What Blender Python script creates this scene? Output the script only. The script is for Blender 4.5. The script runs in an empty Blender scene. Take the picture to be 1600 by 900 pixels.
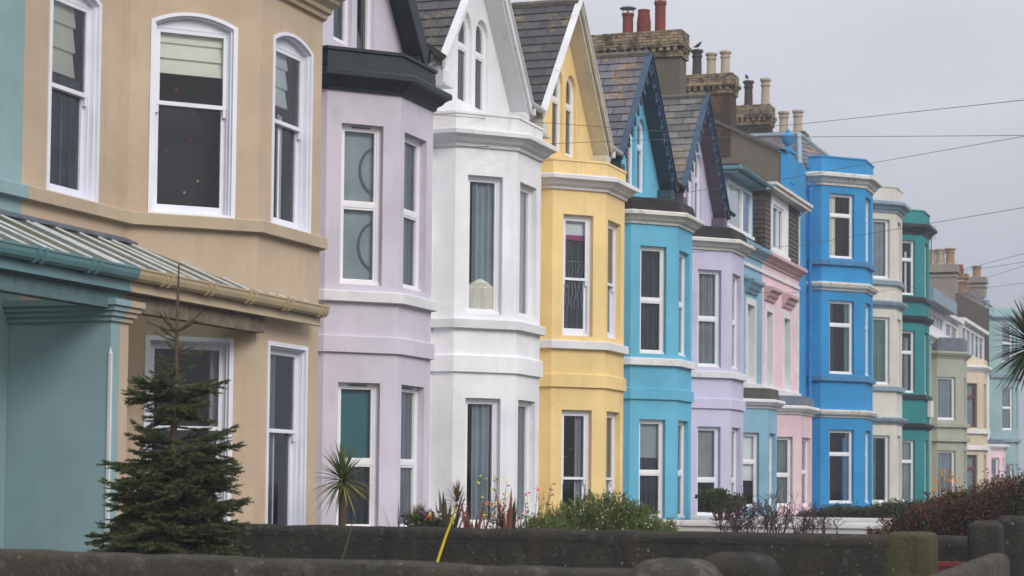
import bpy, math, random
from mathutils import Vector, Matrix
from mathutils.geometry import tessellate_polygon
import numpy as np

random.seed(7)
rng = np.random.default_rng(11)
S = bpy.context.scene
COL = S.collection

# ------------------------------------------------------------------ camera
YAW, PITCH, ROLL = math.radians(19.71045595), math.radians(2.81682699), math.radians(-0.57439966)
EYE = Vector((10.5936, 0.0, 1.6))
fw = Vector((-math.sin(YAW) * math.cos(PITCH), math.cos(YAW) * math.cos(PITCH), math.sin(PITCH)))
rt = Vector((math.cos(YAW), math.sin(YAW), 0))
up = rt.cross(fw)
rt2 = rt * math.cos(ROLL) - up * math.sin(ROLL)
up2 = up * math.cos(ROLL) + rt * math.sin(ROLL)
cd = bpy.data.cameras.new('camera')
cam = bpy.data.objects.new('camera', cd)
COL.objects.link(cam)
m = Matrix((rt2, up2, -fw)).transposed().to_4x4()
m.translation = EYE
cam.matrix_world = m
cd.sensor_width = 36
cd.lens = 72.0
cd.shift_y = 152.669 / 1600
cd.clip_start = 0.1
cd.clip_end = 3000
cd.dof.use_dof = True
cd.dof.focus_distance = 29
cd.dof.aperture_fstop = 3.2
S.camera = cam

# ------------------------------------------------------------------ light
SUNV = Vector((0.74, -0.52, 0.60)).normalized()
SUN_STRENGTH = 1.3
WORLD_STRENGTH = 0.1
EXPOSURE = 0.55
HAZE = 0.0014
w = bpy.data.worlds.new('World')
S.world = w
w.use_nodes = True
nt = w.node_tree
nt.nodes.clear()
out = nt.nodes.new('ShaderNodeOutputWorld')
bg = nt.nodes.new('ShaderNodeBackground')
sky = nt.nodes.new('ShaderNodeTexSky')
sky.sky_type = 'NISHITA'
sky.sun_disc = False
sky.sun_elevation = math.asin(SUNV.z)
sky.sun_rotation = math.atan2(SUNV.x, SUNV.y)
sky.air_density = 1.0
sky.dust_density = 4.0
tc = nt.nodes.new('ShaderNodeTexCoord')
sep = nt.nodes.new('ShaderNodeSeparateXYZ')
nt.links.new(tc.outputs['Generated'], sep.inputs[0])
# cloud deck: brighter towards the zenith, as an overcast sky is
cr = nt.nodes.new('ShaderNodeValToRGB')
nt.links.new(sep.outputs['Z'], cr.inputs[0])
els = cr.color_ramp.elements
els[0].position = 0.0
els[0].color = (3.0, 3.2, 3.85, 1)
els[1].position = 1.0
els[1].color = (9.5, 9.7, 10.6, 1)
e = els.new(0.10); e.color = (3.5, 3.68, 4.25, 1)
e = els.new(0.24); e.color = (5.0, 5.03, 5.4, 1)
e = els.new(0.5); e.color = (7.9, 7.9, 8.4, 1)
nz = nt.nodes.new('ShaderNodeTexNoise')
mp = nt.nodes.new('ShaderNodeMapping')
mp.inputs['Scale'].default_value = (1.2, 1.2, 4.0)
nt.links.new(tc.outputs['Generated'], mp.inputs[0])
nt.links.new(mp.outputs[0], nz.inputs['Vector'])
nz.inputs['Scale'].default_value = 2.2
nz.inputs['Detail'].default_value = 4
mr = nt.nodes.new('ShaderNodeMapRange')
mr.inputs['From Min'].default_value = 0.3
mr.inputs['From Max'].default_value = 0.7
mr.inputs['To Min'].default_value = 0.87
mr.inputs['To Max'].default_value = 1.12
nt.links.new(nz.outputs[0], mr.inputs[0])
mul = nt.nodes.new('ShaderNodeMix'); mul.data_type = 'RGBA'; mul.blend_type = 'MULTIPLY'
mul.inputs[0].default_value = 1.0
nt.links.new(cr.outputs[0], mul.inputs[6])
nt.links.new(mr.outputs[0], mul.inputs[7])
mx = nt.nodes.new('ShaderNodeMix'); mx.data_type = 'RGBA'
mx.inputs[0].default_value = 0.93
nt.links.new(sky.outputs[0], mx.inputs[6])
nt.links.new(mul.outputs[2], mx.inputs[7])
nt.links.new(mx.outputs[2], bg.inputs[0])
bg.inputs[1].default_value = WORLD_STRENGTH
nt.links.new(bg.outputs[0], out.inputs[0])
sl = bpy.data.lights.new('sun', 'SUN')
sl.energy = SUN_STRENGTH
sl.angle = math.radians(28)
sl.color = (1.0, 0.97, 0.93)
so = bpy.data.objects.new('sun', sl)
COL.objects.link(so)
so.location = (20, -10, 40)
so.rotation_euler = SUNV.to_track_quat('Z', 'Y').to_euler()
S.view_settings.view_transform = 'Standard'
S.view_settings.look = 'None'
S.view_settings.exposure = EXPOSURE
S.view_settings.gamma = 1
S.view_settings.use_curve_mapping = False

# ------------------------------------------------------------------ materials
class NT:
    """small wrapper for building a principled node material"""
    def __init__(s, name):
        s.m = bpy.data.materials.new(name)
        s.m.use_nodes = True
        s.t = s.m.node_tree
        s.b = s.t.nodes['Principled BSDF']
        s.o = s.t.nodes['Material Output']
        g = s.n('ShaderNodeNewGeometry')
        s.pos = g.outputs['Position']
        s.nrm = g.outputs['Normal']
    def n(s, k): return s.t.nodes.new(k)
    def l(s, a, b): s.t.links.new(a, b)
    def noise(s, scale, detail=4, rough=.55, sc=(1, 1, 1), vec=None):
        mp = s.n('ShaderNodeMapping'); mp.inputs['Scale'].default_value = sc
        s.l(vec or s.pos, mp.inputs[0])
        nz = s.n('ShaderNodeTexNoise')
        nz.inputs['Scale'].default_value = scale
        nz.inputs['Detail'].default_value = detail
        nz.inputs['Roughness'].default_value = rough
        s.l(mp.outputs[0], nz.inputs['Vector'])
        return nz.outputs[0]
    def rng(s, v, a, b, c=0., d=1.):
        r = s.n('ShaderNodeMapRange')
        for i, x in enumerate((a, b, c, d)): r.inputs[i + 1].default_value = x
        s.l(v, r.inputs[0]); return r.outputs[0]
    def mul(s, a, b):
        r = s.n('ShaderNodeMath'); r.operation = 'MULTIPLY'
        s.l(a, r.inputs[0])
        if isinstance(b, (int, float)): r.inputs[1].default_value = b
        else: s.l(b, r.inputs[1])
        return r.outputs[0]
    def mix(s, f, a, b, mode='MIX'):
        r = s.n('ShaderNodeMix'); r.data_type = 'RGBA'; r.blend_type = mode
        for v, k in ((f, 0), (a, 6), (b, 7)):
            if isinstance(v, (int, float)): r.inputs[k].default_value = v
            elif isinstance(v, tuple): r.inputs[k].default_value = (*v, 1)
            else: s.l(v, r.inputs[k])
        return r.outputs[2]
    def bump(s, h, st=.3, dist=.01):
        b = s.n('ShaderNodeBump'); b.inputs['Strength'].default_value = st
        b.inputs['Distance'].default_value = dist
        s.l(h, b.inputs['Height']); s.l(b.outputs[0], s.b.inputs['Normal'])
    def col(s, c):
        if isinstance(c, tuple): s.b.inputs['Base Color'].default_value = (*c, 1)
        else: s.l(c, s.b.inputs['Base Color'])
    def rough(s, r): s.b.inputs['Roughness'].default_value = r
    def spec(s, r): s.b.inputs['Specular IOR Level'].default_value = r

def stucco(name, c, dirt=.25, bump=.18, rough=.8):
    """painted render: soft mottling, rain streaks, roller texture"""
    n = NT(name)
    a = n.noise(.7, 6, .6)
    b = n.noise(1.0, 5, .65, (6, 6, .28))
    d = n.noise(4, 6, .7)
    dk = tuple(x * .84 for x in c)
    lt = tuple(min(.9, x * 1.05 + .01) for x in c)
    grey = tuple(.5 * x + .5 * .16 for x in c)
    c1 = n.mix(n.rng(a, .35, .7), lt, dk)
    # run-off streaks and blotches of grime
    st = n.mul(n.rng(b, .50, .74), n.rng(d, .38, .62))
    c2 = n.mix(n.mul(st, min(1, dirt * 1.9)), c1, grey)
    bl = n.mul(n.rng(n.noise(1.7, 7, .75), .57, .66), n.rng(n.noise(14, 5, .7), .40, .60))
    c2 = n.mix(n.mul(bl, dirt * .9), c2, tuple(x * .62 + .03 for x in c))
    # touched-up patches
    c2 = n.mix(n.mul(n.rng(n.noise(.45, 2, .4), .60, .615), .35), c2, tuple(min(.9, x * 1.07 + .012) for x in c))
    # hairline cracks, only here and there
    vo = n.n('ShaderNodeTexVoronoi'); vo.feature = 'DISTANCE_TO_EDGE'; vo.inputs['Scale'].default_value = .8
    mp = n.n('ShaderNodeMix'); mp.data_type = 'VECTOR'; mp.inputs[0].default_value = .12
    nz = n.n('ShaderNodeTexNoise'); nz.inputs['Scale'].default_value = 5; nz.inputs['Detail'].default_value = 5
    n.l(n.pos, nz.inputs['Vector']); n.l(n.pos, mp.inputs[4]); n.l(nz.outputs[1], mp.inputs[5]); n.l(mp.outputs[1], vo.inputs['Vector'])
    cf = n.mul(n.rng(vo.outputs['Distance'], .0, .005, 1, 0), n.rng(n.noise(.6, 3), .52, .60))
    c2 = n.mix(n.mul(cf, .28), c2, tuple(x * .45 for x in c))
    n.col(c2)
    n.rough(rough); n.spec(.3)
    f = n.noise(30, 6, .65)
    n.bump(f, bump, .012)
    return n.m

def oldwall(name, c, brown, pale, lo=.5, bump=.9):
    """rough garden walling: brown-black mottling, moss, pale lichen specks, drips"""
    n = NT(name)
    c1 = n.mix(n.rng(n.noise(2.2, 6, .7), .38, .62), c, brown)
    c1 = n.mix(n.mul(n.rng(n.noise(1.0, 5, .7, (7, 7, .6)), .5, .72), .6), c1, tuple(x * .5 for x in c))
    c1 = n.mix(n.mul(n.rng(n.noise(7, 6, .75), lo, lo + .1), .65), c1, pale)
    c1 = n.mix(n.mul(n.rng(n.noise(28, 3, .6), .68, .73), .8), c1, (.32, .31, .27))
    c1 = n.mix(n.mul(n.rng(n.noise(3.1, 5, .7), .58, .68), .5), c1, (.055, .060, .022))
    n.col(c1); n.rough(.95); n.spec(.15)
    v = n.n('ShaderNodeMath'); v.operation = 'ADD'
    n.l(n.noise(9, 8, .75), v.inputs[0]); n.l(n.mul(n.noise(40, 4, .7), .4), v.inputs[1])
    n.bump(v.outputs[0], bump, .035)
    return n.m

def plain(name, c, rough=.5, spec=.4, var=.12, scale=6., bump=0):
    n = NT(name)
    a = n.noise(scale, 4)
    n.col(n.mix(n.rng(a, .3, .7), tuple(x * (1 - var) for x in c), tuple(min(1, x * (1 + var)) for x in c)))
    n.rough(rough); n.spec(spec)
    if bump: n.bump(n.noise(scale * 6, 4), bump, .01)
    return n.m

def weathered(name, c, moss, amount=.5, lo=.48, scale=5., rough=.8, bump=.4):
    """paint or stone with blotches of mould or lichen of their own shape"""
    n = NT(name)
    a = n.noise(scale, 6, .7)
    b = n.noise(scale * 5, 5, .7)
    f = n.mul(n.rng(a, lo, lo + .14), n.rng(b, .35, .6))
    c1 = n.mix(n.rng(n.noise(1.3, 3), .3, .7), c, tuple(x * .82 for x in c))
    n.col(n.mix(n.mul(f, amount), c1, moss))
    n.rough(rough); n.spec(.25)
    n.bump(n.noise(30, 5, .7), bump, .012)
    return n.m

def brickwork(name, c1, c2, mort, stain, amount, lo=.45, bw=.22, rh=.075, scale_st=2.5):
    n = NT(name)
    uv = n.n('ShaderNodeUVMap'); uv.uv_map = 'UVMap'
    br = n.n('ShaderNodeTexBrick')
    br.inputs['Scale'].default_value = 1
    br.inputs['Color1'].default_value = (*c1, 1)
    br.inputs['Color2'].default_value = (*c2, 1)
    br.inputs['Mortar'].default_value = (*mort, 1)
    br.inputs['Mortar Size'].default_value = .012
    br.inputs['Brick Width'].default_value = bw
    br.inputs['Row Height'].default_value = rh
    n.l(uv.outputs[0], br.inputs['Vector'])
    f = n.mul(n.rng(n.noise(scale_st, 6, .7), lo, lo + .15), amount)
    n.col(n.mix(f, br.outputs['Color'], stain))
    n.rough(.9); n.spec(.2)
    n.bump(br.outputs['Fac'], -.6, .01)
    return n.m

def slate(name, c1, c2, lichen, lich_amt, lo=.58, pale=(.16, .16, .16)):
    n = NT(name)
    uv = n.n('ShaderNodeUVMap'); uv.uv_map = 'UVMap'
    br = n.n('ShaderNodeTexBrick')
    br.inputs['Scale'].default_value = 1
    br.inputs['Color1'].default_value = (*c1, 1)
    br.inputs['Color2'].default_value = (*c2, 1)
    br.inputs['Mortar'].default_value = (.012, .012, .014, 1)
    br.inputs['Mortar Size'].default_value = .013
    br.inputs['Mortar Smooth'].default_value = .2
    br.inputs['Bias'].default_value = 0
    br.inputs['Brick Width'].default_value = .40
    br.inputs['Row Height'].default_value = .23
    n.l(uv.outputs[0], br.inputs['Vector'])
    a = n.noise(2.0, 6, .7)
    c = n.mix(n.mul(n.rng(n.noise(1.4, 5, .7), .5, .7), .6), br.outputs['Color'], pale)
    c = n.mix(n.mul(n.mul(n.rng(a, lo, lo + .08), n.rng(n.noise(18, 4, .7), .42, .55)), lich_amt), c, lichen)
    n.col(c)
    n.rough(.55); n.spec(.4)
    n.bump(n.noise(35, 4, .7), .3, .006)
    return n.m

def glass_mat(name, tint=(.93, .96, .97), rough=.015):
    n = NT(name)
    n.t.nodes.remove(n.b)
    tr = n.n('ShaderNodeBsdfTransparent'); tr.inputs[0].default_value = (*tint, 1)
    gl = n.n('ShaderNodeBsdfGlossy'); gl.inputs['Roughness'].default_value = rough
    gl.inputs['Color'].default_value = (.95, .97, 1, 1)
    fr = n.n('ShaderNodeFresnel'); fr.inputs['IOR'].default_value = 1.55
    bp = n.n('ShaderNodeBump'); bp.inputs['Strength'].default_value = .03; bp.inputs['Distance'].default_value = .02
    n.l(n.noise(1.3, 2), bp.inputs['Height'])
    n.l(bp.outputs[0], gl.inputs['Normal'])
    ms = n.n('ShaderNodeMixShader')
    n.l(fr.outputs[0], ms.inputs[0]); n.l(tr.outputs[0], ms.inputs[1]); n.l(gl.outputs[0], ms.inputs[2])
    n.l(ms.outputs[0], n.o.inputs[0])
    return n.m

def leafy(name, c1, c2, scale=9., trans=.25, rough=.55):
    n = NT(name)
    a = n.noise(scale, 3)
    b = n.noise(scale * .22, 3)
    c = n.mix(n.rng(a, .3, .7), c1, c2)
    c = n.mix(n.rng(b, .35, .65, 0, .45), c, tuple(x * .5 for x in c1))
    n.col(c); n.rough(rough); n.spec(.3)
    n.b.inputs['Transmission Weight'].default_value = 0
    t = n.n('ShaderNodeBsdfTranslucent'); n.l(c, t.inputs[0])
    ms = n.n('ShaderNodeMixShader'); ms.inputs[0].default_value = trans
    n.l(n.b.outputs[0], ms.inputs[1]); n.l(t.outputs[0], ms.inputs[2])
    n.l(ms.outputs[0], n.o.inputs[0])
    return n.m

M = {}
M['beige'] = stucco('beige_render', (.525, .405, .285), .3)
M['teal'] = stucco('teal_render', (.26, .39, .405), .3)
M['lilac'] = stucco('lilac_render', (.605, .56, .64), .2)
M['white'] = stucco('white_render', (.82, .815, .83), .2)
M['yellow'] = stucco('yellow_render', (.83, .61, .27), .2)
M['cyan'] = stucco('cyan_render', (.125, .44, .625), .3)
M['violet'] = stucco('violet_render', (.54, .515, .665), .2)
M['dustblue'] = stucco('dusty_blue_render', (.23, .43, .55), .3)
M['pink'] = stucco('pink_render', (.76, .56, .60), .2)
M['rose'] = stucco('rose_trim', (.54, .35, .36), .2)
M['blue'] = stucco('bright_blue_render', (.02, .255, .54), .3)
M['cream'] = stucco('cream_render', (.62, .60, .53), .35)
M['jade'] = stucco('jade_green_render', (.010, .205, .215), .2)
M['sage'] = stucco('sage_render', (.36, .37, .30), .3)
M['primrose'] = stucco('primrose_render', (.62, .53, .39), .3)  # greyed so the far front's colour carries distance haze
M['mint'] = stucco('mint_render', (.27, .41, .415), .25)  # distance haze is mixed into this wall colour
M['greyrender'] = stucco('bare_grey_render', (.115, .10, .075), .5)
M['brownrender'] = stucco('bare_brown_render', (.085, .07, .055), .4)
M['white_parapet'] = stucco('stained_white_render', (.72, .71, .70), .6)
M['yellow_parapet'] = stucco('stained_yellow_render', (.80, .58, .25), .42)
M['white_trim'] = weathered('white_trim', (.76, .755, .77), (.20, .19, .16), .4, .56)
M['white_dirty'] = weathered('mouldy_white_trim', (.70, .675, .61), (.07, .065, .05), .85, .53, 7)
M['beige_trim'] = weathered('beige_trim', (.50, .40, .28), (.16, .13, .09), .4, .55)
M['black_trim'] = plain('black_trim', (.017, .024, .030), .5, .25, .3, 2.)
M['lead'] = plain('dull_lead', (.10, .12, .15), .5, .4, .3, 4.)
M['asphalt_felt'] = plain('black_felt', (.024, .021, .020), .8, .2, .4, 3.)
M['mossy_lead'] = weathered('mossy_lead', (.09, .085, .075), (.03, .032, .02), .8, .45)
M['bluegrey_trim'] = plain('blue_grey_trim', (.22, .29, .35), .6, .3, .2, 4.)
M['blue_trim'] = plain('dull_blue_trim', (.05, .20, .37), .6, .3, .2, 4.)
M['navy'] = plain('navy_paint', (.018, .055, .105), .45, .4, .35, 5.)
M['navy_soffit'] = plain('navy_soffit', (.030, .065, .085), .6, .3, .2, 5.)
M['violet_soffit'] = plain('violet_soffit', (.12, .09, .13), .6, .3, .2, 5.)
M['cream_soffit'] = plain('cream_soffit', (.60, .57, .48), .6, .3, .1, 3.)
M['pvc'] = plain('white_window_frame', (.80, .80, .82), .35, .4, .04, 3.)
M['sashwhite'] = plain('white_sash_paint', (.75, .76, .83), .45, .4, .05, 3.)
M['brownwood'] = plain('brown_window_frame', (.12, .055, .035), .5, .4, .2, 6.)
M['pipe_white'] = plain('white_pipe', (.62, .62, .62), .5, .4, .15, 5.)
M['pipe_black'] = plain('black_pipe', (.02, .02, .022), .45, .4, .2, 5.)
M['pipe_blue'] = plain('blue_pipe', (.022, .24, .62), .45, .4, .15, 5.)
M['teal_gloss'] = plain('teal_gloss_gutter', (.105, .225, .24), .3, .5, .12, 3.)
M['teal_dark'] = weathered('weathered_teal_fascia', (.12, .20, .21), (.06, .08, .07), .6, .45)
M['beige_gloss'] = plain('beige_gutter', (.46, .36, .22), .35, .5, .1, 3.)
M['stonebeam'] = weathered('weathered_beam', (.22, .18, .125), (.06, .05, .04), .7, .42, 3.)
M['rib'] = plain('white_glazing_bar', (.78, .78, .80), .4, .4, .15, 8.)
M['slate1'] = slate('weathered_slate', (.050, .047, .047), (.115, .108, .10), (.17, .16, .09), .7, .53)
M['slate2'] = slate('dark_slate', (.034, .033, .036), (.066, .062, .064), (.24, .17, .05), .8, .52, (.055, .053, .055))
M['slate3'] = slate('purple_slate', (.070, .067, .085), (.150, .142, .165), (.32, .19, .05), .9, .53, (.10, .09, .085))
M['slate4'] = slate('lichened_slate', (.065, .065, .067), (.14, .135, .13), (.28, .19, .06), .75, .54, (.27, .235, .22))
M['ridge'] = weathered('ridge_tile', (.12, .105, .10), (.24, .20, .09), .6, .5)
M['shingle'] = slate('hung_tiles', (.050, .036, .029), (.074, .056, .046), (.1, .09, .06), .3, .6, (.05, .045, .04))
M['ybrick'] = brickwork('yellow_brick', (.40, .30, .17), (.21, .155, .095), (.12, .10, .075), (.03, .026, .02), .95, .45, scale_st=5.)
M['rbrick'] = brickwork('red_brick', (.26, .085, .045), (.17, .06, .035), (.14, .10, .08), (.035, .028, .02), .9, .37, scale_st=1.2)
M['blackbrick'] = brickwork('sooty_brick', (.028, .024, .02), (.04, .035, .025), (.03, .028, .02), (.42, .32, .14), .8, .60, scale_st=3.)
M['palestack'] = stucco('pale_stack_render', (.25, .215, .18), .7)
M['redpot'] = weathered('red_clay', (.21, .045, .035), (.10, .04, .03), .5, .5)
M['buffpot'] = weathered('buff_clay', (.42, .34, .25), (.20, .15, .10), .5, .5)
M['sootpot'] = weathered('sooty_clay', (.05, .038, .035), (.22, .14, .10), .5, .55)
M['orangepot'] = weathered('orange_clay', (.34, .21, .11), (.13, .09, .06), .5, .5)  # far pots greyed too, haze put into the clay colour
M['metal'] = plain('dull_metal', (.20, .20, .21), .4, .5, .2, 8.)
M['glass'] = glass_mat('window_glass')
n = NT('mossy_roof_glass')
c_ = n.mix(n.mul(n.rng(n.noise(1.3, 5, .65, (.5, 2.2, 1)), .47, .62), .9), (.16, .20, .20), (.16, .165, .03))
n.col(c_); n.rough(.35); n.spec(.35)
t_ = n.n('ShaderNodeBsdfTransparent'); t_.inputs[0].default_value = (.86, .90, .88, 1)
m_ = n.n('ShaderNodeMixShader'); m_.inputs[0].default_value = .42
n.l(t_.outputs[0], m_.inputs[1]); n.l(n.b.outputs[0], m_.inputs[2]); n.l(m_.outputs[0], n.o.inputs[0])
M['canopyglass'] = n.m
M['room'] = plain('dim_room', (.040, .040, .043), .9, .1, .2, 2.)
M['net'] = plain('grey_net_curtain', (.37, .43, .465), .9, .1, .12, 3.)  # blue-grey tone also stands in for sky reflected in the panes
M['greycurtain'] = plain('grey_curtain', (.34, .36, .375), .9, .1, .15, 3.)
M['creamblind'] = plain('cream_blind', (.86, .83, .73), .9, .1, .05, 3.)
M['whiteblind'] = plain('white_blind', (.86, .87, .88), .9, .1, .05, 3.)
M['tealblind'] = plain('teal_blind', (.06, .20, .22), .8, .1, .08, 3.)
M['darkcurtain'] = plain('dark_curtain', (.075, .092, .115), .9, .1, .3, 2.)  # room shade and a bluish reflection are put into this cloth colour
M['greencurtain'] = plain('green_curtain', (.22, .36, .30), .9, .1, .15, 3.)
M['mirrorframe'] = plain('grey_mirror_frame', (.10, .145, .165), .6, .3, .1, 4.)
M['bluecloth'] = plain('blue_curtain', (.05, .33, .62), .8, .1, .1, 3.)  # in the dormers this blue stands in for a reflection
M['magenta'] = plain('magenta_trim', (.42, .06, .20), .7, .2, .1, 3.)
M['stone'] = oldwall('dark_garden_wall', (.034, .033, .030), (.050, .043, .033), (.085, .08, .066), .55)
M['coping'] = oldwall('grey_coping', (.060, .056, .047), (.085, .072, .052), (.15, .14, .11), .5)
M['mossstone'] = oldwall('mossy_pier', (.070, .068, .038), (.085, .080, .040), (.12, .115, .07), .55)
M['whitewall'] = weathered('whitewashed_wall', (.72, .72, .73), (.30, .25, .2), .4, .55)
M['rust'] = plain('rusty_stain', (.28, .16, .08), .8, .2, .4, 5.)
M['redpaint'] = plain('dark_red_paint', (.15, .018, .022), .5, .4, .15, 4.)
M['tarmac'] = plain('tarmac', (.05, .05, .05), .9, .2, .25, 3., .4)
M['paving'] = plain('pavement_concrete', (.20, .19, .18), .9, .2, .15, 2., .3)
M['soil'] = weathered('garden_soil', (.055, .048, .035), (.06, .075, .025), .8, .45, 2., .95, .8)
M['fir'] = leafy('fir_needles', (.068, .098, .038), (.15, .18, .068), 7., .1)
M['firtip'] = leafy('pale_fir_needles', (.10, .115, .045), (.15, .15, .06), 9., .1)
M['bark'] = weathered('bark', (.11, .075, .05), (.05, .04, .03), .7, .45, 8.)
M['cordy'] = leafy('cordyline_leaves', (.085, .14, .04), (.15, .205, .065), 6., .2)
M['cordyyel'] = leafy('yellowing_leaves', (.42, .36, .05), (.30, .22, .06), 6., .2)
M['palm'] = leafy('palm_leaves', (.034, .058, .022), (.075, .105, .042), 5., .15)
M['bush'] = leafy('bush_leaves', (.105, .150, .032), (.18, .225, .065), 6., .3)
M['hedge'] = leafy('hedge_leaves', (.034, .058, .020), (.066, .09, .030), 5., .2)
M['topiary'] = leafy('round_shrub_leaves', (.045, .085, .02), (.08, .12, .03), 8., .2)
M['redleaf'] = leafy('russet_leaves', (.13, .036, .020), (.20, .062, .030), 5., .2)
M['darkleaf'] = leafy('dark_shrub_leaves', (.020, .025, .013), (.038, .042, .020), 5., .2)
M['twig'] = plain('purple_brown_twigs', (.060, .028, .030), .8, .2, .3, 9.)
M['phormium'] = leafy('bronze_sword_leaves', (.06, .07, .035), (.11, .10, .055), 8., .2)
M['redphormium'] = leafy('red_sword_leaves', (.20, .05, .045), (.28, .10, .08), 8., .2)
M['purpleleaf'] = leafy('purple_leaves', (.06, .03, .045), (.10, .05, .07), 8., .2)
M['drygrass'] = leafy('dry_grass', (.13, .10, .05), (.20, .16, .08), 8., .2)
M['orangeleaf'] = leafy('orange_leaves', (.62, .26, .03), (.75, .40, .06), 6., .2)
def petal(n_, c): M[n_] = plain(n_, c, .6, .3, .08, 20.)
petal('yellow_petal', (.80, .60, .02)); petal('white_petal', (.78, .78, .74)); petal('pink_petal', (.62, .04, .17))
petal('red_petal', (.55, .05, .06)); petal('orange_petal', (.75, .25, .04)); petal('purple_petal', (.12, .04, .16))
petal('pale_petal', (.78, .72, .52))
M['pot'] = plain('dark_planter', (.03, .028, .03), .6, .3, .2, 5.)
M['feather'] = plain('black_feathers', (.012, .012, .014), .5, .3, .2, 9.)
M['wire'] = plain('black_cable', (.075, .075, .08), .6, .3, .1, 3.)

# ------------------------------------------------------------------ mesh building
ORG = {}                                 # root object name -> world origin
def origin(o):
    while o.parent: o = o.parent
    return ORG[o.name]

class MB:
    def __init__(s): s.v = []; s.f = []; s.mi = []; s.uv = []; s.cur = 0; s.hasuv = False
    def face(s, pts, uv=None):
        i = len(s.v); s.v += [tuple(p) for p in pts]
        s.f.append(tuple(range(i, i + len(pts)))); s.mi.append(s.cur)
        if uv: s.hasuv = True
        s.uv.append(uv)
    def box(s, lo, hi, uv=False):
        x0, y0, z0 = lo; x1, y1, z1 = hi
        for a in (((x0, y0, z0), (x1, y0, z0), (x1, y0, z1), (x0, y0, z1)), ((x1, y0, z0), (x1, y1, z0), (x1, y1, z1), (x1, y0, z1)),
                  ((x1, y1, z0), (x0, y1, z0), (x0, y1, z1), (x1, y1, z1)), ((x0, y1, z0), (x0, y0, z0), (x0, y0, z1), (x0, y1, z1)),
                  ((x0, y0, z1), (x1, y0, z1), (x1, y1, z1), (x0, y1, z1)), ((x0, y1, z0), (x1, y1, z0), (x1, y0, z0), (x0, y0, z0))):
            u = None
            if uv:
                p = [Vector(q) for q in a]
                if abs(p[0].z - p[2].z) < 1e-6: u = [(q.x, q.y) for q in p]
                else: u = [(q.x + q.y, q.z) for q in p]
            s.face(a, u)
    def obox(s, c, ax, half):
        """oriented box: centre, three axes, half sizes"""
        c = Vector(c); A = [Vector(a).normalized() * h for a, h in zip(ax, half)]
        P = {}
        for i in (-1, 1):
            for j in (-1, 1):
                for k in (-1, 1): P[i, j, k] = c + A[0] * i + A[1] * j + A[2] * k
        for q in (((-1, -1, -1), (1, -1, -1), (1, -1, 1), (-1, -1, 1)), ((1, 1, -1), (-1, 1, -1), (-1, 1, 1), (1, 1, 1)),
                  ((1, -1, -1), (1, 1, -1), (1, 1, 1), (1, -1, 1)), ((-1, 1, -1), (-1, -1, -1), (-1, -1, 1), (-1, 1, 1)),
                  ((-1, -1, 1), (1, -1, 1), (1, 1, 1), (-1, 1, 1)), ((-1, 1, -1), (1, 1, -1), (1, -1, -1), (-1, -1, -1))):
            s.face([P[k] for k in q])
    def prism(s, poly, ext):
        """closed polygon (3D points) extruded by vector"""
        e = Vector(ext); a = [Vector(p) for p in poly]; b = [p + e for p in a]
        for tri in tessellate_polygon([a]):
            s.face([a[i] for i in tri]); s.face([b[i] for i in reversed(tri)])
        n = len(a)
        for i in range(n): s.face((a[i], a[(i + 1) % n], b[(i + 1) % n], b[i]))
    def sweep(s, path, prof, caps=True, closed=False):
        """profile of (outward, z) swept along a plan polyline, mitred at its corners"""
        P = [Vector((p[0], p[1])) for p in path]; n = len(P)
        nr = []
        for i in range(n - 1):
            d = (P[i + 1] - P[i]).normalized(); nr.append(Vector((d.y, -d.x)))
        off = []
        for i in range(n):
            if i == 0: off.append(nr[0])
            elif i == n - 1: off.append(nr[-1])
            else:
                a, b = nr[i - 1], nr[i]; off.append((a + b) / (1 + a.dot(b)))
        R = [[(P[i].x + off[i].x * o, P[i].y + off[i].y * o, z) for o, z in prof] for i in range(n)]
        k = len(prof)
        for i in range(n - 1):
            for j in range(k):
                s.face((R[i][j], R[i + 1][j], R[i + 1][(j + 1) % k], R[i][(j + 1) % k]))
        if caps:
            for r in (R[0], R[-1]):
                for tri in tessellate_polygon([[Vector(p) for p in r]]): s.face([r[t] for t in tri])
    def tube(s, pts, rad, n=8, caps=True):
        pts = [Vector(p) for p in pts]
        if not hasattr(rad, '__len__'): rad = [rad] * len(pts)
        rings = []
        u = None
        for i, p in enumerate(pts):
            d = (pts[min(i + 1, len(pts) - 1)] - pts[max(i - 1, 0)]).normalized()
            if u is None: u = d.cross(Vector((.3, .2, 1)) if abs(d.z) < .9 else Vector((1, .2, 0))).normalized()
            u = (u - d * u.dot(d)).normalized(); v = d.cross(u)
            rings.append([p + (u * math.cos(2 * math.pi * k / n) + v * math.sin(2 * math.pi * k / n)) * rad[i] for k in range(n)])
        for a, b in zip(rings, rings[1:]):
            for k in range(n): s.face((a[k], a[(k + 1) % n], b[(k + 1) % n], b[k]))
        if caps:
            s.face(rings[0][::-1]); s.face(rings[-1])
    def lathe(s, c, prof, n=16):
        """(radius, z) profile turned about the vertical through c"""
        R = [[(c[0] + r * math.cos(2 * math.pi * k / n), c[1] + r * math.sin(2 * math.pi * k / n), c[2] + z) for k in range(n)] for r, z in prof]
        for a, b in zip(R, R[1:]):
            for k in range(n): s.face((a[k], a[(k + 1) % n], b[(k + 1) % n], b[k]))
        s.face(R[0][::-1]); s.face(R[-1])
    def arr(s, V, F):
        """append numpy verts and quad faces"""
        i = len(s.v); s.v += [tuple(p) for p in V]
        for f in F: s.f.append(tuple(int(k) + i for k in f)); s.mi.append(s.cur); s.uv.append(None)
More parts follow.
